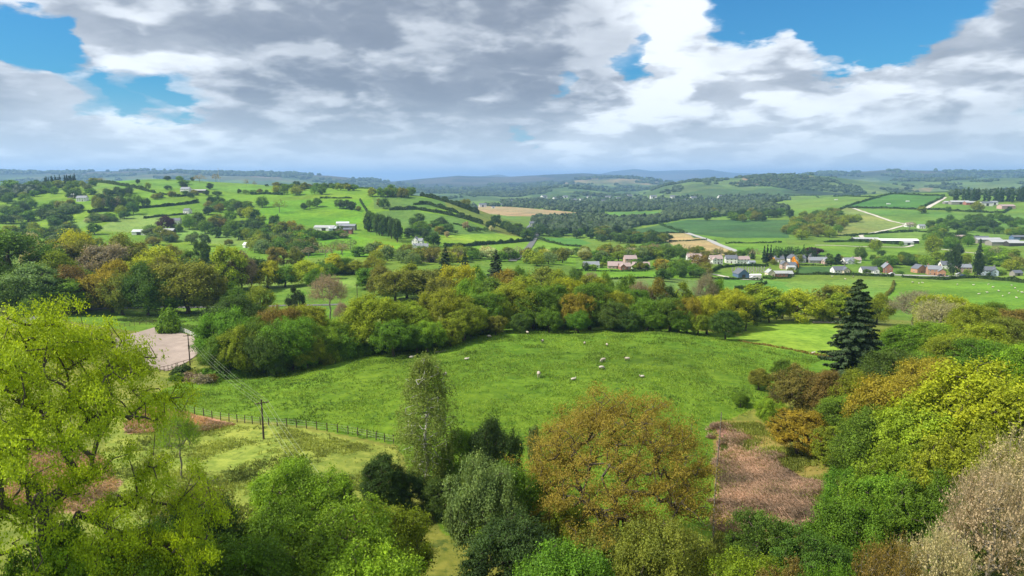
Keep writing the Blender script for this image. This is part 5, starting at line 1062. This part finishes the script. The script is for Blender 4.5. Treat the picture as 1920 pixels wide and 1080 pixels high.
SH = [(1010,708,0,1.6,'largest dark-legged sheep grazing in the middle of the meadow',90),(1075,713,2,1.0,'pale lamb lying right of the largest grazing sheep',20),(1128,694,3,1.15,'sheep grazing with another just behind it, nearer one of the pair',15),(1131,679,0,1.15,'sheep grazing just behind its pair-mate in the meadow',200),(1176,677,1,1.1,'dark-faced sheep standing right of the grazing pair',170),(1204,708,2,1.0,'pale sheep lying alone at the right of the flock',190),
      (1017,644,1,1.2,'sheep standing upright near the top of the meadow',250),(1096,647,1,1.0,'small sheep alone at the upper middle of the meadow',80),(1138,650,1,1.0,'small dark-faced sheep at the upper right of the flock',100),(989,627,1,1.1,'sheep standing on the skyline edge of the meadow under the wood',120),(917,634,3,1.05,'sheep grazing at the edge of the wood shadow',10),(772,672,2,1.2,'pale sheep lying near the wood left of the birch top',0),(834,707,1,1.2,'dark-faced sheep half behind the birch',240),(875,675,2,1.0,'faint pale lamb lying in the left part of the meadow',0),(1524,664,2,1.1,'white sheep lying by the rushy ditch',10)]
for px, py, m, s, lab, rz in SH:
    p = hit(px, py, 100, 260); o = mesh_obj('sheep', SHM[m]); o.location = (p.x, p.y, p.z+.02); o.scale = (s*.9,)*3; o.rotation_euler = (0,0,math.radians(rz)); tag(o, lab, 'sheep', 'sheep grazing in the central meadow')
for i, (px, py) in enumerate([(1711,531),(1723,532),(1730,531),(1795,535),(1825,535),(1853,534),(1903,542),(1851,549),(1909,547),(1916,550),(1892,551),(1906,559),(1862,540),(1880,556),(1560,519),(1600,520),(1585,524),(1897,536),(1872,547),(1835,552)]):
    p = hit(px, py, 330, 560); o = mesh_obj('sheep', SHM[2 if i % 3 else 3]); o.location = (p.x, p.y, p.z+.02); o.scale = (1.2,)*3; o.rotation_euler = (0,0,i*1.3); tag(o, 'tiny white sheep dotted over the green field in front of the village street', 'sheep', 'sheep in the village field')
for i, (px, py) in enumerate([(1606,404),(1611,403),(1610,408),(1604,411),(1612,412),(1608,414),(1605,413),(1613,406)]):
    p = hit(px, py, 700, 1500); o = mesh_obj('cow', SHM[1]); o.location = (p.x, p.y, p.z); o.scale = (2.2,)*3; o.rotation_euler = (0,0,i*1.1); o.data = SHM[1]
    tag(o, 'dark animal speck grazing on the pale pasture beside the track', 'cow', 'cattle on the pale pasture')
DARKH = simple('dark_hide', (.05,.035,.025), .9, .2, 5); cowm = SHM[1].copy(); cowm.materials[0] = DARKH
for o in [o for o in S.objects if o.name.startswith('cow')]: o.data = cowm
# ------------------------------------------------------------------ poles, wires, fences
WOODP = simple('creosoted_wood', (.075,.055,.04), .95, .3, 4); WOODG = simple('weathered_wood', (.16,.135,.105), .95, .35, 4); WHITEP = simple('white_paint', (.62,.62,.58), .7, .12, 3); BROWNP = simple('brown_rail', (.14,.08,.055), .9, .2, 3); WIREM = simple('aluminium_wire', (.30,.33,.24), .5, .05, 1); CERAM = simple('porcelain', (.3,.12,.08), .3, .05, 1)
def tube_obj(name, pts, r, mat, parent=None, sides=6, r2=None):
    pts = np.array(pts, float); n = len(pts); par = np.arange(-1, n-1); rad = np.linspace(r, r2 or r, n); co, f = tubes(pts, par, rad, 0, sides, 1.0)
    # caps
    return mesh_obj(name, mesh_np(name, co, f, 4, [mat], True), parent)
def pole(px, top, Y, H, label, rz=0):
    a, b = px_ratio(px, top); x = a*Y; zt = CAMZ+b*Y; zg = gz(x, Y); H = zt-zg; o = empty('utility_pole', (x, Y, zg), rz); tag(o, label, 'utility pole', 'poles of the overhead line')
    tube_obj('pole', [(0,0,-.8),(0,0,H*.5),(0,0,H)], .17, WOODP, o, 8, .11); box_obj('crossarm', [(0,-.14,H-.45,2.1,.11,.13)], WOODP, o)
    box_obj('cap', [(0,0,H+.03,.26,.26,.06)], WOODP, o)
    for dx in (-.95,-.4,.4,.95): tube_obj('insulator', [(dx,-.14,H-.40),(dx,-.14,H-.30),(dx,-.14,H-.18)], .05, CERAM, o, 6, .03)
    return o, Vector((x, Y, zg)), H, rz
P1 = pole(490, 750, 102, 9, 'wooden utility pole at the edge of the pale pasture, near one', .5)
P2 = pole(352, 626, 166, 9, 'wooden utility pole standing at the front of the riding arena', .5)
tube_obj('transformer', [(.0,-.25,P2[2]*.52),(.0,-.25,P2[2]*.66)], .2, WOODP, P2[0], 8)
P3 = pole(668, 995, 58, 9, 'utility pole hidden among the foreground trees', .5)
pole(669, 533, 292, 8, 'distant utility pole in the green strip, left of two', .2); pole(702, 530, 300, 8, 'distant utility pole in the green strip, right of two', .2)
def wire(A, B, dx, sag):
    def att(P): o, v, H, rz = P; return v+Vector((dx*math.cos(rz)+.14*math.sin(rz), dx*math.sin(rz)-.14*math.cos(rz), H-.18))
    a, b = att(A), att(B); pts = []
    for i in range(25): t = i/24; p = a.lerp(b, t); p.z -= 4*sag*t*(1-t); pts.append(p)
    base = pts[0].copy(); o = tube_obj('overhead_wire', [p-base for p in pts], .013, WIREM, None, 4); o.location = base; return o
for A, B, s, w in ((P2, P1, 1.0, 'between the arena pole and the pasture pole'), (P1, P3, .8, 'from the pasture pole down to the foreground trees')):
    for k, dx in enumerate((-.95,-.4,.4,.95)): tag(wire(A, B, dx, s), 'thin overhead wire '+w, 'wire', 'overhead wires '+w)
POSTM = None
def fence(pts, gap, h, label, wood=WOODG, rails=0, rail_mat=None, r=.06, ymin=40, ymax=300, name='fence', railh=None, wirez=(.35,.65,.95), wr=.006):
    P = [hit(px, py, ymin, ymax) for px, py in pts]; L = [0]
    for a, b in zip(P, P[1:]): L.append(L[-1]+(b-a).length)
    n = max(2, int(L[-1]/gap)); Q = []
    for i in range(n+1):
        t = L[-1]*i/n; k = max(j for j in range(len(L)) if L[j] <= t+1e-6); k = min(k, len(P)-2); u = (t-L[k])/(L[k+1]-L[k]); p = P[k].lerp(P[k+1], u); Q.append(Vector((p.x, p.y, gz(p.x, p.y))))
    o = empty(name, Q[0]); tag(o, label, 'fence'); base = Q[0]; pm = None
    for i, q in enumerate(Q):
        if i >= 99: break
        if pm is None: c = tube_obj('post', [(0,0,-.3),(0,0,h*.5),(0,0,h)], r, wood, o, 6, r*.9); pm = c.data
        else: c = mesh_obj('post', pm, o)
        c.location = q-base; c.rotation_euler = (rr_.uniform(-.04,.04), rr_.uniform(-.04,.04), rr_.uniform(0,3))
    if rails:
        for k in range(rails):
            z = h*(.35+.6*k/max(1,rails-1)); pr = np.array([q-base+Vector((0,0,z)) for q in Q]); mesh = tube_obj('rail', pr, r*.8, rail_mat or wood, o, 4)
    else:
        co = []; fs = []
        for z in wirez:
            pr = np.array([q-base+Vector((0,0,z*h/1.1)) for q in Q]); c_2, f_2 = tubes(pr, np.arange(-1, len(pr)-1), np.full(len(pr), .012), 0, 4, 1); fs.append(f_2+sum(len(c) for c in co)); co.append(c_2)
        mesh_obj('wire', mesh_np('wire', np.concatenate(co), np.concatenate(fs), 4, [WIREM]), o)
    return o
fence([(262,742),(275,754),(304,763),(377,779),(440,791),(480,796),(520,799),(560,802),(610,808),(660,815),(700,824),(738,832)], 1.75, 1.45, 'post-and-wire fence of dark posts between pale pasture and meadow', WOODP, r=.085)
fence([(1352,786),(1349,830),(1344,880),(1341,925),(1338,975),(1337,1010)], 1.3, 1.3, 'post-and-wire fence running straight beside the pink bracken', WOODG, r=.08)
fence([(299,606),(330,618),(360,631),(402,648)], 2.4, 1.5, 'white railed fence along the far side of the arena', WHITEP, 4, WHITEP, r=.07)
fence([(300,698),(330,690),(360,681),(405,661)], 2.2, 1.3, 'brown post-and-rail fence along the near side of the arena', BROWNP, 2, BROWNP, r=.075)
fence([(225,614),(260,610),(299,606)], 2.4, 1.3, 'dark rail fence at the back corner of the arena', BROWNP, 3, BROWNP, r=.06)
# ------------------------------------------------------------------ bracken and grass that nobody could count
def blades(name, polys, n, L, wdt, col, lab, cat, ymin=40, ymax=260, lift=.25, upright=.35, tuft=1, hue=.6, seed=1, clump=.0, ragged=.5):
    rng = np.random.default_rng(seed); X0 = []; Y0 = []
    for poly in polys:
        P = [hit(px, py, ymin, ymax) for px, py in poly]; pw = [(p.x, p.y) for p in P]; xs = [p[0] for p in pw]; ys = [p[1] for p in pw]
        m = n*3//len(polys); x = rng.uniform(min(xs), max(xs), m); y = rng.uniform(min(ys), max(ys), m); k = inpoly(x+ragged*2*fbm(x/2.5, y/2.5, 77, 3), y+ragged*3*fbm(x/3, y/3, 78, 3), pw)
        if clump: k &= (fbm(x/5, y/5, seed, 4)+.15*rng.normal(0,1,m)) > clump
        X0.append(x[k][:n]); Y0.append(y[k][:n])
    x = np.concatenate(X0); y = np.concatenate(Y0); x = np.repeat(x, tuft); y = np.repeat(y, tuft); m = len(x)
    if tuft > 1: x = x+rng.normal(0, L*.35, m); y = y+rng.normal(0, L*.35, m)
    z = hf(x, y)+rng.random(m)*lift; a = rng.random(m)*2*PI; up = rng.uniform(0, upright, m)+.1; l = L*rng.uniform(.5, 1.3, m)
    D = np.stack([np.cos(a)*(1-up), np.sin(a)*(1-up), up], -1); D /= np.linalg.norm(D, axis=1)[:,None]; Wd = np.cross(D, [0,0,1.]); Wd = Wd/np.maximum(np.linalg.norm(Wd, axis=1),.05)[:,None]*wdt + np.array([0,0,wdt*.5]); C = np.stack([x,y,z], -1)
    V = np.stack([C-Wd*.5, C+Wd*.5, C+D*l[:,None]*.6+Wd*.4+[0,0,.06], C+D*l[:,None]-Wd*.1], 1).reshape(-1,3); base = C.mean(0)
    me = crown_mesh(name, V-base, .5+.9*fbm(x/5, y/5, seed+20, 3)+rng.normal(0,.2,m), rng.random(m)*hue, LEAF); o = mesh_obj(name, me); o.location = base; o.color = (*col, 1); return tag(o, lab, cat, kind='stuff')
blades('dead_bracken', [[(1350,797),(1372,797),(1402,812),(1440,845),(1482,880),(1520,900),(1562,905),(1568,940),(1535,992),(1470,1002),(1400,990),(1341,988)]], 120000, .62, .055, (.33,.225,.17), 'flattened pinkish-russet dead bracken beside the straight fence', 'bracken', hue=.15, seed=3, clump=-.09, ragged=1.6)
blades('dead_bracken', [[(235,790),(270,766),(330,770),(440,796),(390,808),(310,808),(240,812)]], 12000, .55, .09, (.36,.25,.17), 'low brown dead bracken below the post-and-wire fence', 'bracken', seed=5, lift=.1)
blades('dead_bracken', [[(-60,855),(70,835),(180,850),(225,905),(180,960),(-60,950)]], 15000, .6, .06, (.33,.24,.16), 'brown dead bracken behind the big oak at the left edge', 'bracken', seed=6, lift=.1)
MEADOW = [(275,745),(420,695),(600,685),(800,645),(1000,616),(1300,622),(1420,648),(1545,672),(1400,780),(1352,795),(1338,975),(1160,1000),(900,860),(740,830),(560,796),(400,775)]
blades('meadow_tufts', [MEADOW], 22000, .40, .10, (.10,.19,.018), 'coarse dark tufts of grass and rush across the meadow', 'grass', tuft=3, upright=.9, seed=7, clump=.12, lift=.03)
blades('meadow_grass', [MEADOW], 40000, .30, .11, (.17,.27,.03), 'rough pale grass across the meadow', 'grass', tuft=2, upright=.9, seed=8, clump=-.05, lift=.02)
blades('pasture_tufts', [[(200,800),(420,796),(560,806),(738,842),(760,960),(400,1060),(200,1000)]], 12000, .34, .10, (.20,.25,.05), 'rough tufts in the pale pasture', 'grass', tuft=3, upright=.9, seed=9, clump=.04, lift=.02)
blades('lane_field_grass', [[(210,600),(300,582),(400,588),(400,640),(330,615)]], 7000, .5, .18, (.09,.16,.03), 'tussocky grass between lane and arena', 'grass', tuft=3, upright=.9, seed=10, clump=.05, ymin=190, ymax=290, lift=.02)
blades('verge_growth', [[(1352,795),(1420,795),(1560,880),(1580,1000),(1500,1080),(1338,1080),(1338,990)]], 20000, .5, .10, (.17,.21,.035), 'rough olive grass round the bracken', 'grass', tuft=2, upright=.9, seed=12, clump=-.05, lift=.05)
# ------------------------------------------------------------------ cemetery, vehicles, mast
GS = None
for i in range(52):
    r, c = divmod(i, 13); px = 1374+c*4.9+rr_.uniform(-1,1); py = 503.5+r*2.6+rr_.uniform(-.4,.4); p = hit(px, py, 430, 640)
    if GS is None:
        co, f = boxes([(0,0,.6,.75,.16,1.2),(0,0,.06,1.0,.4,.12),(0,0,1.24,.5,.15,.12)]); GS = mesh_np('gravestone', co, f, 4, [STONE])
    o = mesh_obj('gravestone', GS); o.location = p; o.scale = (1.2,1.2,rr_.uniform(.8,1.25)); o.rotation_euler = (0,0,rr_.uniform(-.2,.2)); tag(o, 'small pale gravestone standing in rows in the grassy cemetery', 'gravestone', 'gravestones in the cemetery')
CARP = {k: simple('car_paint_'+k, c, .3, .05, 1, .5) for k, c in dict(white=(.7,.7,.7), blue=(.05,.10,.25), dark=(.03,.03,.035), silver=(.45,.46,.47)).items()}; TYRE = simple('tyre', (.02,.02,.02), .9, .1, 1)
def car(px, py, col, label, rz, ymin=400, ymax=1100, s=1.0):
    p = hit(px, py, ymin, ymax); o = empty('parked_car', (p.x, p.y, p.z+.2), math.radians(rz)); o.scale = (s,s,s); tag(o, label, 'car')
    prof = [(-2.1,.35),(-2.15,.8),(-1.9,.95),(-1.2,1.02),(-.6,1.45),(.9,1.48),(1.6,1.05),(2.1,.9),(2.15,.4)]; n = len(prof); v = [(x,-.85 if z < 1.1 else -.68,z) for x,z in prof]+[(x,.85 if z < 1.1 else .68,z) for x,z in prof]
    f = [tuple(range(n))[::-1], tuple(range(n,2*n))]+[(i,(i+1)%n,(i+1)%n+n,i+n) for i in range(n)]; me = bpy.data.meshes.new('body'); me.from_pydata(v, [], f); me.materials.append(CARP[col]); mesh_obj('body', me, o)
    wv = [(-1.1,-.87,1.04),(-.58,-.72,1.38),(.85,-.72,1.40),(1.45,-.87,1.06)]; wv2 = [(x,-y,z) for x,y,z in wv]; me = bpy.data.meshes.new('window'); me.from_pydata(wv+wv2, [], [(0,3,2,1),(4,5,6,7)]); me.materials.append(PANE); mesh_obj('window', me, o)
    for x in (-1.35,1.35):
        for y in (-.82,.82): w = tube_obj('wheel', [(x,y-.1,.33),(x,y+.1,.33)], .33, TYRE, o, 12); box_obj('hub', [(x, y+math.copysign(.11,y), .33, .3, .02, .3)], CARP['silver'], w)
    return o
car(1672,515,'white','white car parked on the street by the red brick gabled house',5); car(1763,518,'dark','dark car parked before the tall orange brick house',-8); car(1805,519,'blue','blue car parked left of the pale blue house',20,s=1.15); car(1797,516,'silver','silver van-like car beside the blue one',15,s=1.2); car(1341,452,'dark','dark car driving along the straight main road',-60,640,1100); car(1412,522,'white','white car in the navy barn courtyard',10)
def mast():
    p = hit(410, 334, 900, 1600); o = empty('radio_mast', p); tag(o, 'thin lattice radio mast on the crest of the left hill', 'mast'); H = 26
    for k in range(3): a = k*2.094; tube_obj('leg', [(math.cos(a)*1.0, math.sin(a)*1.0, -1), (math.cos(a)*.25, math.sin(a)*.25, H)], .16, CARP['silver'], o, 4)
    for i in range(12): z = 1+i*2.1; r = 1-.75*z/H; tube_obj('brace', [(r,0,z),(-r*.5,r*.87,z+1),(-r*.5,-r*.87,z+.4),(r,0,z+1.6)], .07, CARP['silver'], o, 4)
mast()
for i, (px, py) in enumerate([(1666,383),(1702,378),(1568,375)]):
    p = hit(px, py, 900, 2400); o = mesh_obj('feed_trough', boxes_mesh := mesh_np('feed_trough', *boxes([(0,0,.8,7,2.2,1.4),(0,0,1.7,6.2,1.4,.5)]), 4, [FRAME])); o.location = p; tag(o, ['white feed trough lying in the square green field, left one','white feed trough lying in the square green field, right one','white speck of a trough in the long green field'][i], 'trough')
# a felled trunk lying behind the light field
tr = tube_obj('fallen_log', [(-4,0,.4),(-1,.1,.45),(2,0,.4),(5,-.2,.5)], .38, BARKL, None, 8, .2); tr.location = hit(1545, 607, 180, 300); tag(tr, 'fallen pale trunk lying at the back of the light green field', 'log')
tr = tube_obj('fallen_branch', [(-1.6,0,.2),(0,.1,.35),(1.6,.4,.6)], .12, BARKL, None, 6, .05); tr.location = hit(825, 662, 120, 260); tag(tr, 'bleached fallen branch at the foot of the meadow wood', 'branch')
# ------------------------------------------------------------------ what is too small and too many becomes one object; labels for the rest
def px_size(o):
    h = 14*o.scale[2]; w = 12*o.scale[0]; return h*w/(max(o.location[1], 10)**2)
def finish():
    global PLACED
    bl = [t for t in PLACED if t[3] == 'broadleaf_tree']; bl.sort(key=lambda t: -px_size(t[0])+(0 if not t[5] else -1e9)); keep = set(id(t) for t in bl[:285]); drop = [t for t in bl if id(t) not in keep]
    cache = {}; CO = []; TO = []; HU = []; TI = []
    for o, px, c, nm, where, lab, g in drop:
        cr = [ch for ch in o.children if ch.name.startswith('crown')][0]; tk = [ch for ch in o.children if ch.name.startswith('trunk')][0]; me = cr.data
        if me.name not in cache:
            n = len(me.vertices); a = np.empty(n*3, np.float32); me.vertices.foreach_get('co', a); t = np.empty(n, np.float32); me.attributes['tone'].data.foreach_get('value', t); h = np.empty(n, np.float32); me.attributes['hue'].data.foreach_get('value', h); a = a.reshape(-1,3)
            if n > 8000:        # thin a detailed crown, enlarging what is left
                q = (n//4)//2000; idx = (np.arange(0, n//4, q)[:,None]*4+np.arange(4)).ravel(); b = a[idx].reshape(-1,4,3); m_ = b.mean(1, keepdims=True); a = ((b-m_)*math.sqrt(q)*.9+m_).reshape(-1,3); t = t[idx]; h = h[idx]
            m2 = tk.data; n2 = len(m2.vertices); a2 = np.empty(n2*3, np.float32); m2.vertices.foreach_get('co', a2); f2 = np.empty(len(m2.loops), np.int32); m2.loops.foreach_get('vertex_index', f2); a2 = a2.reshape(-1,3)[f2]
            cache[me.name] = (np.r_[a, a2], np.r_[t, np.full(len(a2), .5)], np.r_[h, np.zeros(len(a2))], len(a))
        a, t, h, nc = cache[me.name]; rz = o.rotation_euler[2]; cs, sn = math.cos(rz), math.sin(rz); v = a*np.array(o.scale); v = np.c_[v[:,0]*cs-v[:,1]*sn, v[:,0]*sn+v[:,1]*cs, v[:,2]]+np.array(o.location)
        ti = np.empty((len(a), 4), np.float32); ti[:nc] = tuple(cr.color); ti[nc:] = (.09,.075,.055,1); CO.append(v); TO.append(t); HU.append(h); TI.append(ti)
        for ch in list(o.children): bpy.data.objects.remove(ch)
        bpy.data.objects.remove(o)
    if CO:
        V = np.concatenate(CO); me = crown_mesh('hill_trees', V, np.zeros(len(V)//4), np.zeros(len(V)//4), LEAFS)
        me.attributes['tone'].data.foreach_set('value', np.concatenate(TO).astype(np.float32)); me.attributes['hue'].data.foreach_set('value', np.concatenate(HU).astype(np.float32)); fattr(me, 'tint', np.concatenate(TI), 'FLOAT_COLOR')
        tag(mesh_obj('hill_trees', me), 'small massed trees of the hillside copses and valley woods', 'woodland', kind='stuff')
    dr = set(id(t) for t in drop); PLACED = [t for t in PLACED if id(t) not in dr]
    ORD = ['leftmost','second','third','fourth','fifth','sixth','seventh','eighth','ninth','tenth','eleventh','twelfth']
    buck = {}
    for t in PLACED:
        o, px, c, nm, where, lab, g = t
        if lab: continue
        kindw = {'conifer_tree':'conifer','bush':'bush','bare_tree':'leafless tree','broadleaf_tree':'tree'}[nm]; base = PALN[c]+' '+kindw if not (nm == 'bare_tree' and c == 'B') else 'bare grey-brown leafless tree'.replace('bare ','')
        buck.setdefault((base, where), []).append(t)
        o['group'] = {'tree':'trees','conifer':'conifers','bush':'bushes','leafless tree':'leafless trees'}[kindw]+' '+where
    for (base, where), L in buck.items():
        L.sort(key=lambda t: t[1])
        if len(L) == 1: L[0][0]['label'] = base+' '+where; continue
        if len(L) > 12 or min(b[1]-a[1] for a, b in zip(L, L[1:])) < 3:
            g = ('conifers' if 'conifer' in base else 'bushes' if 'bush' in base else 'trees')+' '+where
            if len(L) > 12 or (base.startswith('blackish') or 'conifer' in base or 'bush' in base):
                for t in L: t[0]['label'] = base+' '+where; t[0]['group'] = PALN[L[0][2]].split(' ')[0]+' '+g
                continue
        for i, t in enumerate(L): t[0]['label'] = base+' '+where+', '+(ORD[i]+(' from left' if i else ''))
LEAFS = LEAF.copy(); LEAFS.name = 'leaves_tinted'
_nt = LEAFS.node_tree; _oi = [n for n in _nt.nodes if n.bl_idname == 'ShaderNodeObjectInfo'][0]; _at = _nt.nodes.new('ShaderNodeAttribute'); _at.attribute_name = 'tint'
for l in list(_nt.links):
    if l.from_node == _oi: to = l.to_socket; _nt.links.remove(l); _nt.links.new(_at.outputs['Color'], to)
finish()
# ------------------------------------------------------------------ haze: one even box of air
def haze():
    x0, x1, y0, y1, z0, z1 = -62500, 62500, -700, 37500, -130, 330
    v = [(x, y, z) for z in (z0, z1) for y in (y0, y1) for x in (x0, x1)]
    me = bpy.data.meshes.new('haze'); me.from_pydata(v, [], [(0,2,3,1),(4,5,7,6),(0,1,5,4),(2,6,7,3),(0,4,6,2),(1,3,7,5)]); me.update()
    m = bpy.data.materials.new('haze'); m.use_nodes = True; nt = m.node_tree; nt.nodes.clear()
    o = nt.nodes.new('ShaderNodeOutputMaterial'); p = nt.nodes.new('ShaderNodeVolumePrincipled')
    p.inputs['Color'].default_value = (.36, .60, 1.0, 1); p.inputs['Density'].default_value = HAZE; p.inputs['Anisotropy'].default_value = 0.15
    nt.links.new(p.outputs[0], o.inputs['Volume']); me.materials.append(m)
    m.cycles.homogeneous_volume = True
    return tag(mesh_obj('haze', me), kind='stuff')
HAZE = 0.00009
haze()
